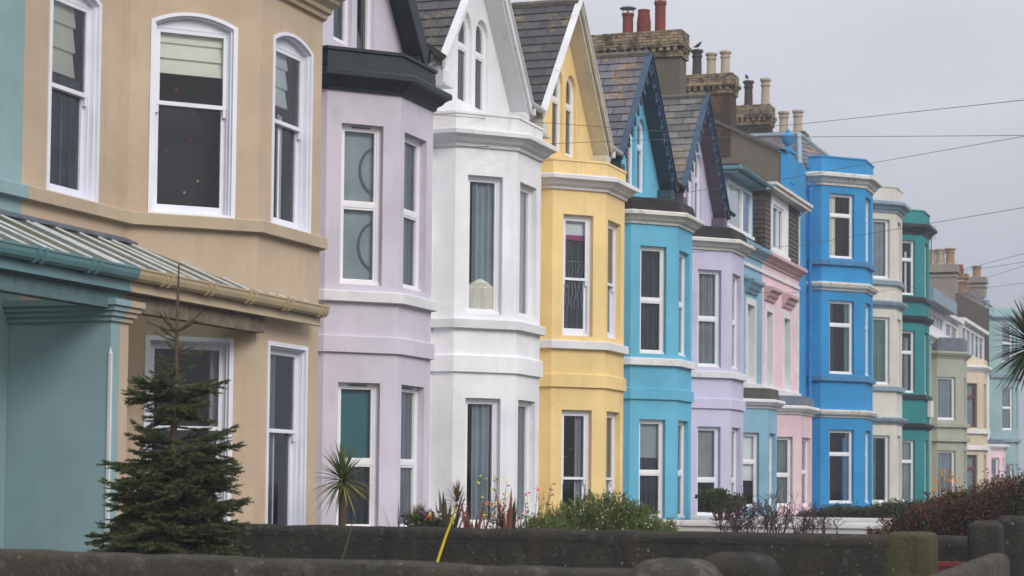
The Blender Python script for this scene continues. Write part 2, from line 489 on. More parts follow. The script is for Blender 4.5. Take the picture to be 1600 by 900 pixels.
    def build(s, name, mats, parent=None, smooth=False, loc=None, merge=False):
        me = bpy.data.meshes.new(name)
        o0 = origin(parent) if parent else Vector(loc or (0, 0, 0))
        V = np.array(s.v, dtype=float).reshape(-1, 3) - np.array(o0)
        me.from_pydata(V.tolist(), [], s.f)
        if not isinstance(mats, (list, tuple)): mats = [mats]
        for mm in mats: me.materials.append(mm)
        me.polygons.foreach_set('material_index', s.mi)
        if s.hasuv:
            ul = me.uv_layers.new(name='UVMap')
            for p, uv in zip(me.polygons, s.uv):
                if uv:
                    for li, q in zip(p.loop_indices, uv): ul.data[li].uv = q
        if smooth:
            import bmesh
            bm = bmesh.new(); bm.from_mesh(me)
            bmesh.ops.remove_doubles(bm, verts=bm.verts, dist=1e-4)
            for f in bm.faces: f.smooth = True
            for e_ in bm.edges:
                if len(e_.link_faces) == 2 and e_.calc_face_angle() > .7: e_.smooth = False
            bm.to_mesh(me); bm.free()
        me.update()
        o = bpy.data.objects.new(name, me)
        COL.objects.link(o)
        if parent: o.parent = parent
        else:
            o.location = o0; ORG[o.name] = Vector(o0)
        return o

def thing(name, label, cat, loc, group=None):
    o = bpy.data.objects.new(name, None)
    o.empty_display_size = .2
    COL.objects.link(o); o.location = loc; ORG[o.name] = Vector(loc)
    o['label'] = label; o['category'] = cat
    if group: o['group'] = group
    return o
def tag(o, label, cat, group=None):
    o['label'] = label; o['category'] = cat
    if group: o['group'] = group
    return o
def setting(o, kind='structure', label=None, cat=None):
    o['kind'] = kind
    if label: o['label'] = label; o['category'] = cat
    return o

# ------------------------------------------------------------------ facades
class Face:
    """vertical facade plane: s runs left to right as seen from outside, z up, dep inwards"""
    def __init__(s, p0, p1):
        s.p0 = Vector(p0); d = Vector(p1) - s.p0; s.len = d.length; s.d = d / s.len; s.n = Vector((s.d.y, -s.d.x))
    def P(s, a, z, dep=0.):
        q = s.p0 + s.d * a - s.n * dep
        return Vector((q.x, q.y, z))

def hole(s0, s1, z0, z1, rise=0, kind='seg', n=12):
    pts = [(s0, z0), (s1, z0)]
    if not rise: return pts + [(s1, z1), (s0, z1)]
    m_ = (s0 + s1) / 2; a = (s1 - s0) / 2
    if kind == 'seg':
        R = (a * a + rise * rise) / (2 * rise); cz = z1 + rise - R
        t0 = math.asin(a / R)
        return pts + [(m_ + R * math.sin(t), cz + R * math.cos(t)) for t in np.linspace(t0, -t0, n)]
    return pts + [(m_ + a * math.cos(t), z1 + rise * math.sin(t) ** .9) for t in np.linspace(0, math.pi, n)]

def wall(mb, F, outline, holes=(), reveal=.16, dep=0.):
    loops = [[Vector((a, z, 0)) for a, z in outline]] + [[Vector((a, z, 0)) for a, z in h] for h in holes]
    flat = [p for l in loops for p in l]
    for tri in tessellate_polygon(loops):
        mb.face([F.P(flat[i].x, flat[i].y, dep) for i in tri])
    for h in holes:
        for (a, z), (b, y) in zip(h, h[1:] + h[:1]):
            mb.face((F.P(a, z, dep), F.P(b, y, dep), F.P(b, y, dep + reveal), F.P(a, z, dep + reveal)))

def ring(mb, F, lo, li, d0, d1):
    n = len(lo)
    for i in range(n):
        j = (i + 1) % n
        mb.face((F.P(*lo[i], d0), F.P(*lo[j], d0), F.P(*li[j], d0), F.P(*li[i], d0)))
        mb.face((F.P(*li[i], d0), F.P(*li[j], d0), F.P(*li[j], d1), F.P(*li[i], d1)))
        mb.face((F.P(*lo[i], d0), F.P(*lo[i], d1), F.P(*lo[j], d1), F.P(*lo[j], d0)))

def bar(mb, F, s0, s1, z0, z1, d0, d1):
    q = [(s0, z0), (s1, z0), (s1, z1), (s0, z1)]
    mb.face([F.P(a, z, d0) for a, z in q])
    for (a, z), (b, y) in zip(q, q[1:] + q[:1]):
        mb.face((F.P(a, z, d0), F.P(a, z, d1), F.P(b, y, d1), F.P(b, y, d0)))

def window(root, F, h, style='pvc', tr=.5, depth=.11, fr=.055, mat='pvc', back=None, rise=0, kind='seg', steps=None, room=.55, label=None, cill=.05):
    """window part with sub-parts: pane, curtains or blind, the room behind it. h = (s0, s1, z0, z1)"""
    s0, s1, z0, z1 = h
    mb = MB()
    d = depth
    lo = hole(s0, s1, z0, z1, rise, kind)
    cs0, cs1, cz0, cz1, cr_ = s0, s1, z0, z1, rise
    for (t, dd) in (steps or [(fr, depth)]):
        ns0, ns1, nz0 = cs0 + t, cs1 - t, cz0 + (t if not steps else t * .55)
        nz1 = cz1 - (t if not cr_ else t * .5)
        nr = max(.02, cr_ - t * .25) if cr_ else 0
        li = hole(ns0, ns1, nz0, nz1, nr, kind)
        ring(mb, F, lo, li, dd, dd + .09)
        lo = li; cs0, cs1, cz0, cz1, cr_ = ns0, ns1, nz0, nz1, nr
        d = dd
    # solid head over a square sash when the opening is arched
    top = cz1
    if cr_ and style != 'lancet':
        for tri in tessellate_polygon([[Vector((a, z, 0)) for a, z in lo[2:]]]):
            mb.face([F.P(*lo[2 + i], d + .015) for i in tri])
        bar(mb, F, cs0, cs1, top - .02, top, d + .005, d + .08)
        top -= .02
    elif cr_: top = cz1 + cr_
    panes = []
    zt = cz0 + (top - cz0) * tr
    if style == 'pvc':
        bar(mb, F, cs0, cs1, zt - .03, zt + .03, d + .004, d + .08)
        for a, b in ((cz0, zt - .03), (zt + .03, top)):
            ring(mb, F, hole(cs0, cs1, a, b), hole(cs0 + .028, cs1 - .028, a + .028, b - .028), d + .012, d + .07)
            panes.append((cs0 + .02, cs1 - .02, a + .02, b - .02, d + .045))
        if cill: bar(mb, F, s0 + .002, s1 - .002, z0, z0 + cill, depth - .035, depth + .02)
    elif style == 'one':
        ring(mb, F, hole(cs0, cs1, cz0, top), hole(cs0 + .03, cs1 - .03, cz0 + .03, top - .03), d + .012, d + .07)
        panes.append((cs0 + .02, cs1 - .02, cz0 + .02, top - .02, d + .045))
        if cill: bar(mb, F, s0 + .002, s1 - .002, z0, z0 + cill, depth - .035, depth + .02)
    elif style == 'sash':
        ring(mb, F, hole(cs0, cs1, zt - .02, top), hole(cs0 + .045, cs1 - .045, zt + .025, top - .045), d + .01, d + .05)
        ring(mb, F, hole(cs0, cs1, cz0, zt + .02), hole(cs0 + .05, cs1 - .05, cz0 + .085, zt - .02), d + .055, d + .1)
        for q in (cs0 + .022, cs1 - .022): bar(mb, F, q - .018, q + .018, zt - .11, zt - .02, d + .015, d + .05)   # sash horns
        panes.append((cs0 + .04, cs1 - .04, zt + .02, top - .04, d + .03))
        panes.append((cs0 + .045, cs1 - .045, cz0 + .08, zt - .015, d + .078))
    elif style == 'lancet':
        bar(mb, F, cs0, cs1, zt - .03, zt + .03, d + .004, d + .08)
        a2 = hole(cs0 + .03, cs1 - .03, zt + .06, cz1 - .02, cr_ - .03, kind)
        ring(mb, F, hole(cs0, cs1, zt + .03, cz1, cr_, kind), a2, d + .012, d + .07)
        ring(mb, F, hole(cs0, cs1, cz0, zt - .03), hole(cs0 + .028, cs1 - .028, cz0 + .03, zt - .06), d + .012, d + .07)
        panes.append((cs0 + .02, cs1 - .02, cz0 + .02, zt - .04, d + .045))
    wo = mb.build('window', M[mat], root)
    if label: wo['label'] = label
    gb = MB()
    for a, b, c, e_, dd in panes: gb.face((F.P(a, c, dd), F.P(b, c, dd), F.P(b, e_, dd), F.P(a, e_, dd)))
    if style == 'lancet':
        for tri in tessellate_polygon([[Vector((a, z, 0)) for a, z in a2]]): gb.face([F.P(*a2[i], d + .045) for i in tri])
    gb.build('pane', M['glass'], wo)
    bd = d + .105
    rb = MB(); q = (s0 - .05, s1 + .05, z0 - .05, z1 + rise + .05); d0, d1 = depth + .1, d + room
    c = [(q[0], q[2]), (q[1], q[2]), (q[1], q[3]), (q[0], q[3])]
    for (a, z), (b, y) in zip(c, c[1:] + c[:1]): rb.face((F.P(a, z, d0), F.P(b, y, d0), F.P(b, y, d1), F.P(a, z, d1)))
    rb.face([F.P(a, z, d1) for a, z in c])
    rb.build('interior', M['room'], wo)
    for spec in (back or ()):
        kd, mt = spec[0], spec[1]
        cb = MB()
        if kd in ('curtain', 'blind', 'roman'):
            a, b, c0, c1 = spec[2:6]              # fractions of the opening
            S0 = cs0 + (cs1 - cs0) * a; S1 = cs0 + (cs1 - cs0) * b
            Z0 = cz0 + (top - cz0) * c0; Z1 = cz0 + (top - cz0) * c1 + .03
            if kd == 'curtain':
                nn = max(8, int((S1 - S0) / .018)); ph = random.random() * 6
                f = lambda t: bd + .028 * math.sin(t * 62 + ph) + .012 * math.sin(t * 27 + ph * 2)
                for i in range(nn):
                    u, v = S0 + (S1 - S0) * i / nn, S0 + (S1 - S0) * (i + 1) / nn
                    cb.face((F.P(u, Z0, f(u)), F.P(v, Z0, f(v)), F.P(v, Z1, f(v)), F.P(u, Z1, f(u))))
            elif kd == 'blind':
                bar(cb, F, S0, S1, Z0, Z1, bd, bd + .01)
            else:
                zz = np.linspace(Z0, Z1, 4)
                for i in range(3):
                    cb.face((F.P(S0, zz[i], bd - .035), F.P(S1, zz[i], bd - .035), F.P(S1, zz[i + 1], bd), F.P(S0, zz[i + 1], bd)))
                    cb.face((F.P(S0, zz[i], bd - .035), F.P(S1, zz[i], bd - .035), F.P(S1, zz[i], bd), F.P(S0, zz[i], bd)))
            cb.build('blind' if kd != 'curtain' else 'curtain', M[mt], wo)
        elif kd == 'round':                       # round mirror or dish standing inside
            cx, cz, r = spec[2:5]
            X_ = cs0 + (cs1 - cs0) * cx; Z_ = cz0 + (top - cz0) * cz
            lo2 = [(X_ + r * math.cos(t) * .8, Z_ + r * math.sin(t)) for t in np.linspace(0, 2 * math.pi, 24, endpoint=False)]
            li2 = [(X_ + r * .88 * math.cos(t) * .8, Z_ + r * .88 * math.sin(t)) for t in np.linspace(0, 2 * math.pi, 24, endpoint=False)]
            ring(cb, F, lo2, li2, bd - .018, bd - .002)
            cb.build('mirror_frame', M[mt], wo)
        elif kd == 'vent':
            bar(cb, F, s0 + (s1 - s0) * .3, s0 + (s1 - s0) * .74, z1 - .042, z1 - .022, depth - .012, depth + .01)
            cb.build('trickle_vent', M[mt], wo)
        elif kd == 'armchair':
            X0 = cs0 + (cs1 - cs0) * .02; X1 = cs0 + (cs1 - cs0) * .98
            pr = [(X0, cz0), (X1, cz0), (X1, cz0 + .36), (X1 - .1, cz0 + .44), ((X0 + X1) / 2, cz0 + .50), (X0 + .1, cz0 + .44), (X0, cz0 + .36)]
            cb.prism([F.P(a, z, bd - .06) for a, z in pr], Vector((-F.n.x, -F.n.y, 0)) * .12)
            cb.build('seat_back', M[mt], wo)
        elif kd == 'lights':
            X0, Z0 = cs0, cz0; W_ = cs1 - cs0; H_ = top - cz0
            for k in range(spec[2]):
                x = X0 + W_ * (.15 + .7 * random.random()); z = Z0 + H_ * (.1 + .6 * random.random())
                cb.obox(F.P(x, z, bd + .1), ((1, 0, 0), (0, 1, 0), (0, 0, 1)), (.008, .008, .012))
            cb.build('ornament', M[mt], wo)
        elif kd == 'lace':
            for k in range(3):
                X_ = cs0 + (cs1 - cs0) * (.22 + .28 * k)
                for sg in (-1, 1):
                    pts = [F.P(X_ + sg * (.034 + .014 * math.sin(i * 1.1 + k * 2.3 + sg)) + .012 * math.sin(i * .5 + k), zt + .30 - i * .05 if spec[2] else zt - .08 - i * .05, bd - .03) for i in range(10)]
                    cb.tube(pts, .0035, 4)
            zz = zt + .32 if spec[2] else zt - .05
            cb.tube([F.P(cs0, zz, bd - .03), F.P(cs1, zz, bd - .03)], .006, 4)
            cb.build('window_ornament', M[mt], wo)
    return wo

CORN = lambda z, h=.27, o=.24: [(-.03, z), (.04, z), (.05, z + .18 * h), (.11, z + .3 * h), (.15, z + .48 * h), (o * .8, z + .62 * h), (o, z + .66 * h), (o, z + .9 * h), (o - .03, z + h), (-.03, z + h + .015)]
BAND = lambda z0, z1, o=.055: [(-.03, z0), (o, z0 + .012), (o, z1 - .012), (o - .012, z1), (-.03, z1 + .012)]

def bay_path(yl, yr, off, X=0., D=1.1):
    """plan of a canted bay whose front runs from yl to yr at x = X"""
    return [(-D, yl - off), (X - off, yl - off), (X, yl), (X, yr), (X - off, yr + off), (-D, yr + off)]

def slates(mb, O, U, Vv, ulen, vlen, lens=None, row=.23, trim=None):
    """courses of slate on a plane: O lower corner, U along the eave, Vv up the slope; trim(v) gives (u0, u1) at height v"""
    O = Vector(O); U = Vector(U).normalized(); Vv = Vector(Vv).normalized(); N = U.cross(Vv)
    if N.z < 0: N = -N
    k = 0; v = 0.
    while v < vlen - .01:
        v1 = min(v + row, vlen)
        a0, a1 = trim(v) if trim else (0, ulen)
        b0, b1 = trim(v1) if trim else (0, ulen)
        if a1 - a0 > .01:
            A = O + U * a0 + Vv * v + N * .017; B = O + U * a1 + Vv * v + N * .017
            Cc = O + U * b1 + Vv * (v1 + .0) + N * .003; D_ = O + U * b0 + Vv * (v1 + .0) + N * .003
            mb.face((A, B, Cc, D_), [(a0, v + .001), (a1, v + .001), (b1, v1 - .001), (b0, v1 - .001)])
            mb.face((A, B, B - N * .017, A - N * .017), [(a0, v + .05), (a1, v + .05), (a1, v + .06), (a0, v + .06)])
        v = v1; k += 1

def chimney(root, lo, hi, body, cap, cap_h=.40, over=.14, pots=(), dentil=True):
    """stack with corbelled cap; pots = (x, y, height, radius, material, style)"""
    mb = MB()
    zc = hi[2] - cap_h
    mb.box(lo, (hi[0], hi[1], zc - .28), uv=True)
    mb.cur = 1
    mb.box((lo[0] - .05, lo[1] - .05, zc - .28), (hi[0] + .05, hi[1] + .05, zc - .16), uv=True)
    if dentil:
        L = hi[0] - lo[0]; n = max(3, int(L / .17))
        for i in range(n):
            x = lo[0] + L * (i + .5) / n
            mb.box((x - .045, lo[1] - .1, zc - .16), (x + .045, hi[1] + .1, zc - .05), uv=True)
        n = max(2, int((hi[1] - lo[1]) / .17))
        for i in range(n):
            y = lo[1] + (hi[1] - lo[1]) * (i + .5) / n
            mb.box((lo[0] - .1, y - .045, zc - .158), (hi[0] + .1, y + .045, zc - .052), uv=True)
    mb.box((lo[0] - over, lo[1] - over, zc - .05), (hi[0] + over, hi[1] + over, zc + .04), uv=True)
    mb.box((lo[0] - over * .55, lo[1] - over * .55, zc + .04), (hi[0] + over * .55, hi[1] + over * .55, hi[2]), uv=True)
    ch = mb.build('chimney', [M[body], M[cap]], root)
    for (x, y, h, r, mt, st) in pots:
        pb = MB()
        z = hi[2] - .02
        if st == 'taper': pr = [(r * .95, 0), (r * 1.12, .12 * h), (r * 1.15, .5 * h), (r * .92, .92 * h), (r * .98, .93 * h), (r * .98, h), (r * .7, h), (r * .65, .6 * h)]
        elif st == 'plain': pr = [(r * 1.1, 0), (r, .05 * h), (r, .88 * h), (r * 1.15, .9 * h), (r * 1.15, h), (r * .75, h), (r * .7, .6 * h)]
        else: pr = [(r * 1.25, 0), (r * 1.22, .08 * h), (r, .14 * h), (r * .92, .72 * h), (r * 1.1, .74 * h), (r * 1.1, .8 * h), (r * .95, .82 * h), (r * 1.0, .9 * h), (r * 1.28, .92 * h), (r * 1.28, h), (r * .8, h), (r * .75, .6 * h)]
        pb.lathe((x, y, z), pr, 16)
        if st == 'plain':
            pb.cur = 1
            for k in range(4):
                a = k * math.pi / 2 + .4
                pb.tube([(x + r * .95 * math.cos(a), y + r * .95 * math.sin(a), z + h - .02), (x + r * .95 * math.cos(a), y + r * .95 * math.sin(a), z + h + .13)], .012, 5)
            pb.lathe((x, y, z + h + .12), [(r * 1.55, 0), (r * 1.5, .025), (.02, .08)], 16)
        pb.build('chimney_pot', [M[mt], M['metal']], ch, smooth=True)
    return ch

def urn(mb, c, s=1.):
    mb.lathe(c, [(.17 * s, 0), (.17 * s, .06 * s), (.08 * s, .10 * s), (.07 * s, .16 * s), (.15 * s, .24 * s), (.22 * s, .36 * s), (.23 * s, .44 * s), (.25 * s, .46 * s), (.25 * s, .50 * s), (.14 * s, .55 * s), (.07 * s, .62 * s), (.075 * s, .66 * s), (.02 * s, .74 * s)], 16)

def gutter(root, p0, p1, mat, r=.06, brackets=True):
    """half-round gutter with lip between two points"""
    mb = MB(); a, b = Vector(p0), Vector(p1); d = (b - a).normalized(); s_ = d.cross(Vector((0, 0, 1))).normalized()
    n = 8; th = np.linspace(0, math.pi, n)
    pr = [s_ * (r * math.cos(t)) - Vector((0, 0, r * math.sin(t))) for t in th]
    pr2 = [s_ * ((r - .008) * math.cos(t)) - Vector((0, 0, (r - .008) * math.sin(t))) for t in th[::-1]]
    prof = pr + pr2
    k = len(prof)
    for i in range(k): mb.face((a + prof[i], b + prof[i], b + prof[(i + 1) % k], a + prof[(i + 1) % k]))
    for e_ in (a, b): mb.face([e_ + q for q in pr])
    return mb.build('gutter', M[mat], root, smooth=True)

def downpipe(root, pts, mat, r=.038):
    mb = MB(); mb.tube(pts, r, 10)
    for p in pts[1:-1]: mb.lathe((p[0], p[1], p[2] - .05), [(r * 1.3, 0), (r * 1.3, .1)], 10)
    return mb.build('downpipe', M[mat], root, smooth=True)
# ------------------------------------------------------------------ ground
g = MB(); g.face([(-900, -900, -.02), (900, -900, -.02), (900, 1500, -.02), (-900, 1500, -.02)])
setting(g.build('ground', M['soil']))
g = MB(); g.box((-12, -30, -.3), (8.75, 17.72, .45)); g.box((-12, 17.78, -.3), (8.75, 180, .80))
setting(g.build('garden_ground', M['soil']))
g = MB(); g.box((8.9, -60, -.3), (11.6, 200, .12))
setting(g.build('pavement', M['paving']))
g = MB(); g.face([(11.62, -80, .004), (20, -80, .004), (20, 300, .004), (11.62, 300, .004)])
setting(g.build('road', M['tarmac']))

TERR = 'terraced houses in the row'

def simple_roof(mb, xe, ze, xr, zr, y0, y1):
    a = Vector((xe, y0, ze)); v = Vector((xr - xe, 0, zr - ze))
    slates(mb, a, (0, 1, 0), v, y1 - y0, v.length)

def back_box(mb, x0, x1, y0, y1, z0, z1):
    """party walls and rear wall of a house"""
    for y in (y0, y1): mb.face([(x0, y, z0), (x1, y, z0), (x1, y, z1), (x0, y, z1)])
    mb.face([(x0, y0, z0), (x0, y1, z0), (x0, y1, z1), (x0, y0, z1)])

def bay_walls(mb, path, z0, z1, holes, reveal=.16):
    fs = [Face(a, b) for a, b in zip(path, path[1:])]
    for i, F in enumerate(fs):
        wall(mb, F, [(0, z0), (F.len, z0), (F.len, z1), (0, z1)], holes.get(i, []), reveal)
    return fs

def cap_poly(mb, path, z):
    for tri in tessellate_polygon([[Vector((p[0], p[1], 0)) for p in path]]):
        mb.face([(path[i][0], path[i][1], z) for i in tri])

def bargeboards(root, gy, zp, hw, zf, x0, x1, wv, mat, fret=None, capmat=None, cap=.03):
    """pair of verge boards from the apex down to both feet"""
    mb = MB()
    for sg in (-1, 1):
        mb.prism([(x0, gy, zp), (x0, gy + sg * hw, zf), (x0, gy + sg * hw, zf - wv), (x0, gy, zp - wv)], (x1 - x0, 0, 0))
    if capmat:
        mb.cur = 1
        for sg in (-1, 1):
            mb.prism([(x0 - .05, gy, zp + cap), (x0 - .05, gy + sg * hw, zf + cap), (x0 - .05, gy + sg * hw, zf + .004), (x0 - .05, gy, zp + .004)], (x1 - x0 + .085, 0, 0))
    if fret:
        mb.cur = 0
        sl = Vector((0, hw, zf - zp)); L = sl.length; n = int(L / fret)
        for sg in (-1, 1):
            d = Vector((0, sg * hw, zf - zp)) / L
            nn = Vector((0, -sg * d.z, d.y * sg)) if False else Vector((0, -abs(d.z) * sg, -abs(d.y)))
            nn.normalize()
            for i in range(n):
                c = Vector((x0 + .01, gy, zp - wv + .02)) + d * (fret * (i + .75))
                # scroll: a flat open ring and a pendant leaf
                for r0, r1, cc, a0, a1 in ((.095, .055, c + nn * .07, 0, 2 * math.pi), (.05, .0, c + nn * .185 + d * .02, 0, 2 * math.pi)):
                    k = 12
                    for q in range(k):
                        t0, t1 = a0 + (a1 - a0) * q / k, a0 + (a1 - a0) * (q + 1) / k
                        P = lambda r, t: cc + Vector((0, r * math.cos(t), r * math.sin(t)))
                        A, B, C_, D_ = P(r0, t0), P(r0, t1), P(r1, t1), P(r1, t0)
                        e_ = Vector((.03, 0, 0))
                        mb.face((A + e_, B + e_, C_ + e_, D_ + e_)); mb.face((A, B, C_, D_)); mb.face((A, B, B + e_, A + e_))
                        if r1: mb.face((D_, C_, C_ + e_, D_ + e_))
    return mb.build('bargeboard', [M[mat], M[capmat or mat]], root)

def gable_house(name, label, Yc, yl, yr, wm, spec):
    y0, y1 = Yc - 1.84, spec.get('y1', Yc + 2.85)
    root = thing(name, label, 'house', (-1.1, Yc, .8), TERR)
    gy = Yc + .2; X = -1.1
    # ---- main wall with gable
    mb = MB(); F = Face((X, y0), (X, y1)); gs = gy - y0
    hs = [hole(gs - .58, gs + .02, 7.68, 8.85, .36, 'round'), hole(gs + .2, gs + .8, 7.68, 8.85, .36, 'round')]
    wall(mb, F, [(0, .4), (F.len, .4), (F.len, 8.1), (gs + 1.9, 8.1), (gs, 10.36), (gs - 1.9, 8.1), (0, 8.1)], hs, .15)
    back_box(mb, -9, X, y0 + .004, y1 - .004, .4, 8.1)
    mb.build('wall', M[wm], root)
    for a in (gs - .58, gs + .2):
        window(root, F, (a, a + .6, 7.68, 8.85), 'lancet', .62, .06, .05, spec.get('gframe', 'pvc'), spec.get('gback', [('curtain', 'darkcurtain', 0, 1, 0, 1)]), .36, 'round', room=.4)  # dark curtain by default, added so the gable glass looks dark
    # ---- bay
    path = bay_path(yl, yr, .74)
    mb = MB(); fl = yr - yl
    ch1 = (.21, .80, 4.24, 6.37); cg = (.21, .80, 1.0, 2.945)
    f1 = (.14, .93, 4.24, 6.34); fg = (.14, .95, 1.0, 2.945)
    fs = bay_walls(mb, path, .4, 7.05, {1: [hole(*ch1), hole(*cg)], 2: [hole(*f1), hole(*fg)]}, .15)
    cap_poly(mb, path, 7.06)
    mb.build('bay_wall', M[wm], root)
    st = spec['style']
    for i, (F2, h, tr, bk) in enumerate(((fs[1], ch1, spec['tr1'], 'c1'), (fs[1], cg, spec['trg'], 'cg'), (fs[2], f1, spec['tr1'], 'f1'), (fs[2], fg, spec['trg'], 'fg'))):
        window(root, F2, h, st, tr, .10, .055, spec.get('frame', 'pvc'), spec['back'].get(bk), steps=spec.get('steps'))
    # ---- mouldings
    mb = MB(); mb.sweep(path, CORN(6.80, .25, .24)); mb.build('cornice', M[spec['cornice']], root)
    mb = MB(); mb.sweep(path, BAND(4.0, 4.15, .085)); mb.build('sill_course', M[spec['sill']], root)
    mb = MB(); mb.sweep(path, BAND(3.33, spec.get('bandtop', 3.56), .05)); mb.build('string_course', M[spec.get('band', wm)], root)
    mb = MB()
    pk = spec['parapet']
    if pk == 'wall': mb.sweep(path, [(-.22, 7.0), (.02, 7.0), (.015, 7.30), (.035, 7.305), (.03, 7.34), (-.22, 7.34)]); pm = wm
    elif pk == 'lead': mb.sweep(path, [(-.30, 7.0), (.03, 7.0), (.02, 7.32), (.05, 7.33), (.05, 7.37), (-.30, 7.35)]); pm = 'black_trim'
    else: mb.sweep(path, [(-.25, 7.02), (.10, 7.03), (.02, 7.30), (-.01, 7.33), (-.25, 7.33)]); pm = 'asphalt_felt'
    mb.build('parapet', M[spec.get('parapetmat', pm)], root)
    # ---- roofs
    mb = MB(); xf, xb = -.80, -4.4
    zp, zf, hw = 10.46, 8.12, 1.96
    for sg in (-1, 1):
        v = Vector((0, -sg * hw, zp - zf))
        slates(mb, (xf if sg < 0 else xb, gy + sg * hw, zf), (-1 if sg < 0 else 1, 0, 0), v, xf - xb, v.length)
    k_ = (10.42 - 8.16) / (4.4 - .86)
    simple_roof(mb, -1.95, 8.16 + 1.09 * k_, -4.4, 10.42, y0, y1)
    simple_roof(mb, -.86, 8.16, -1.13, 8.16 + .27 * k_, gy + hw + .01, y1 + .08)
    simple_roof(mb, -1.13, 8.16 + .27 * k_, -1.95, 8.16 + 1.09 * k_, gy + hw - .9, y1 + .08)
    mb.face([(-4.4, y0, 10.42), (-4.4, y1, 10.42), (-9.2, y1, 8.0), (-9.2, y0, 8.0)])
    mb.build('roof', M[spec['slate']], root)
    mb = MB(); xs = np.arange(xf, xb, -.42)
    for x in xs: mb.tube([(x, gy, zp - .02), (x - .41, gy, zp - .02 + .006)], .085, 8)
    mb.build('ridge_tiles', M[spec.get('ridge', 'ridge')], root)
    # ---- verge
    bargeboards(root, gy, zp - .0, hw + .04, zf - .05, -.80, -.75, spec.get('bw', .20), spec['barge'], spec.get('fret'), spec.get('cap'))
    mb = MB()
    for sg in (-1, 1):
        mb.prism([(-1.097, gy, zp - .12), (-1.097, gy + sg * hw, zf - .17), (-1.097, gy + sg * hw, zf - .24), (-1.097, gy, zp - .20)], (.296, 0, 0))
        mb.box((-1.097, min(gy + sg * (hw - .24), gy + sg * (hw + .02)), zf - .42), (-.79, max(gy + sg * (hw - .24), gy + sg * (hw + .02)), zf - .22))
        mb.box((-1.097, min(gy + sg * (hw - .28), gy + sg * (hw + .05)), zf - .47), (-.74, max(gy + sg * (hw - .28), gy + sg * (hw + .05)), zf - .42))
    mb.build('soffit', M[spec['soffit']], root)
    gp = spec['gutter']
    ya, yb = gy + hw - .02, y1 + .06
    gutter(root, (-.80, ya, 8.13), (-.80, yb, 8.10), gp, .065)
    yd = ya + .32
    downpipe(root, [(-.80, yd, 8.06), (-.82, yd, 7.98), (-1.0, yd + .02, 7.80), (-1.04, yd + .02, 7.72), (-1.04, yd + .02, .9)], gp, .04)
    return root

Y_ = [25.64 + 4.69 * k for k in range(5)]
full = lambda m_: [('curtain', m_, 0, 1, 0, 1)]
h_lilac = gable_house('terraced_house', 'lilac house with black bay parapet beside the beige house', Y_[0], 25.06, 26.22, 'lilac', dict(
    style='pvc', tr1=.5, trg=.46, cornice='black_trim', parapet='lead', sill='white_trim', slate='slate1', barge='black_trim', bw=.40, soffit='black_trim', gutter='pipe_black',
    back=dict(c1=[('blind', 'net', 0, 1, 0, 1), ('vent', 'lead'), ('round', 'mirrorframe', 1.12, .74, .34), ('round', 'mirrorframe', 1.10, .24, .34)], cg=[('vent', 'lead'), ('blind', 'tealblind', 0, 1, .46, 1), ('curtain', 'darkcurtain', 0, 1, 0, .45)], f1=full('net'), fg=full('net') + [('vent', 'lead')])))
h_white = gable_house('terraced_house', 'white house with white bay between the lilac and yellow houses', Y_[1], 29.72, 30.86, 'white', dict(
    style='one', tr1=.5, trg=.5, cornice='white_trim', parapet='wall', parapetmat='white_parapet', sill='white_trim', slate='slate2', barge='white_trim', bw=.16, soffit='white_trim', gutter='pipe_white', bandtop=3.60, cap='white_trim',
    back=dict(c1=[('curtain', 'net', .25, .95, 0, 1), ('armchair', 'creamblind')], cg=[('curtain', 'net', .3, 1, 0, 1), ('curtain', 'whiteblind', 0, .14, 0, 1)], f1=full('whiteblind'), fg=full('net'))))
h_yellow = gable_house('terraced_house', 'yellow house with cream soffits under its steep gable', Y_[2], 34.39, 35.55, 'yellow', dict(
    style='sash', tr1=.47, trg=.38, cornice='white_trim', parapet='wall', parapetmat='yellow_parapet', sill='white_trim', slate='slate2', barge='cream_soffit', bw=.08, soffit='cream_soffit', gutter='pipe_white', frame='sashwhite', cap='white_trim', bandtop=3.57,
    back=dict(c1=[('blind', 'whiteblind', 0, 1, .86, 1), ('blind', 'magenta', 0, 1, .815, .845), ('curtain', 'darkcurtain', 0, 1, 0, .79), ('lace', 'net', True), ('lace', 'net', False)], cg=[('curtain', 'greycurtain', .6, 1, 0, 1), ('lights', 'orange_petal', 7)], f1=full('net'), fg=full('greycurtain'))))
h_cyan = gable_house('terraced_house', 'turquoise house with navy scrolled bargeboards', Y_[3], 39.23, 40.38, 'cyan', dict(
    style='pvc', tr1=.5, trg=.46, cornice='white_dirty', parapet='felt', sill='white_trim', slate='slate3', barge='navy', bw=.11, soffit='navy_soffit', gutter='pipe_black', fret=.32, cap='navy',
    back=dict(c1=full('darkcurtain'), cg=[('blind', 'net', 0, 1, .62, 1), ('curtain', 'darkcurtain', 0, 1, 0, .6)], f1=full('net'), fg=full('greycurtain'))))
h_violet = gable_house('terraced_house', 'pale violet house with navy scrolled bargeboards and black bay parapet', Y_[4], 43.75, 44.97, 'violet', dict(
    style='pvc', tr1=.5, trg=.40, cornice='white_dirty', parapet='felt', sill='white_trim', slate='slate4', barge='navy', bw=.11, soffit='violet_soffit', gutter='pipe_black', fret=.32, cap='navy', y1=47.2,
    back=dict(c1=[('curtain', 'greycurtain', .0, .62, 0, 1), ('curtain', 'net', .66, 1, 0, 1)], cg=[('blind', 'greycurtain', 0, 1, .42, 1)], f1=full('greycurtain'), fg=full('net'))))
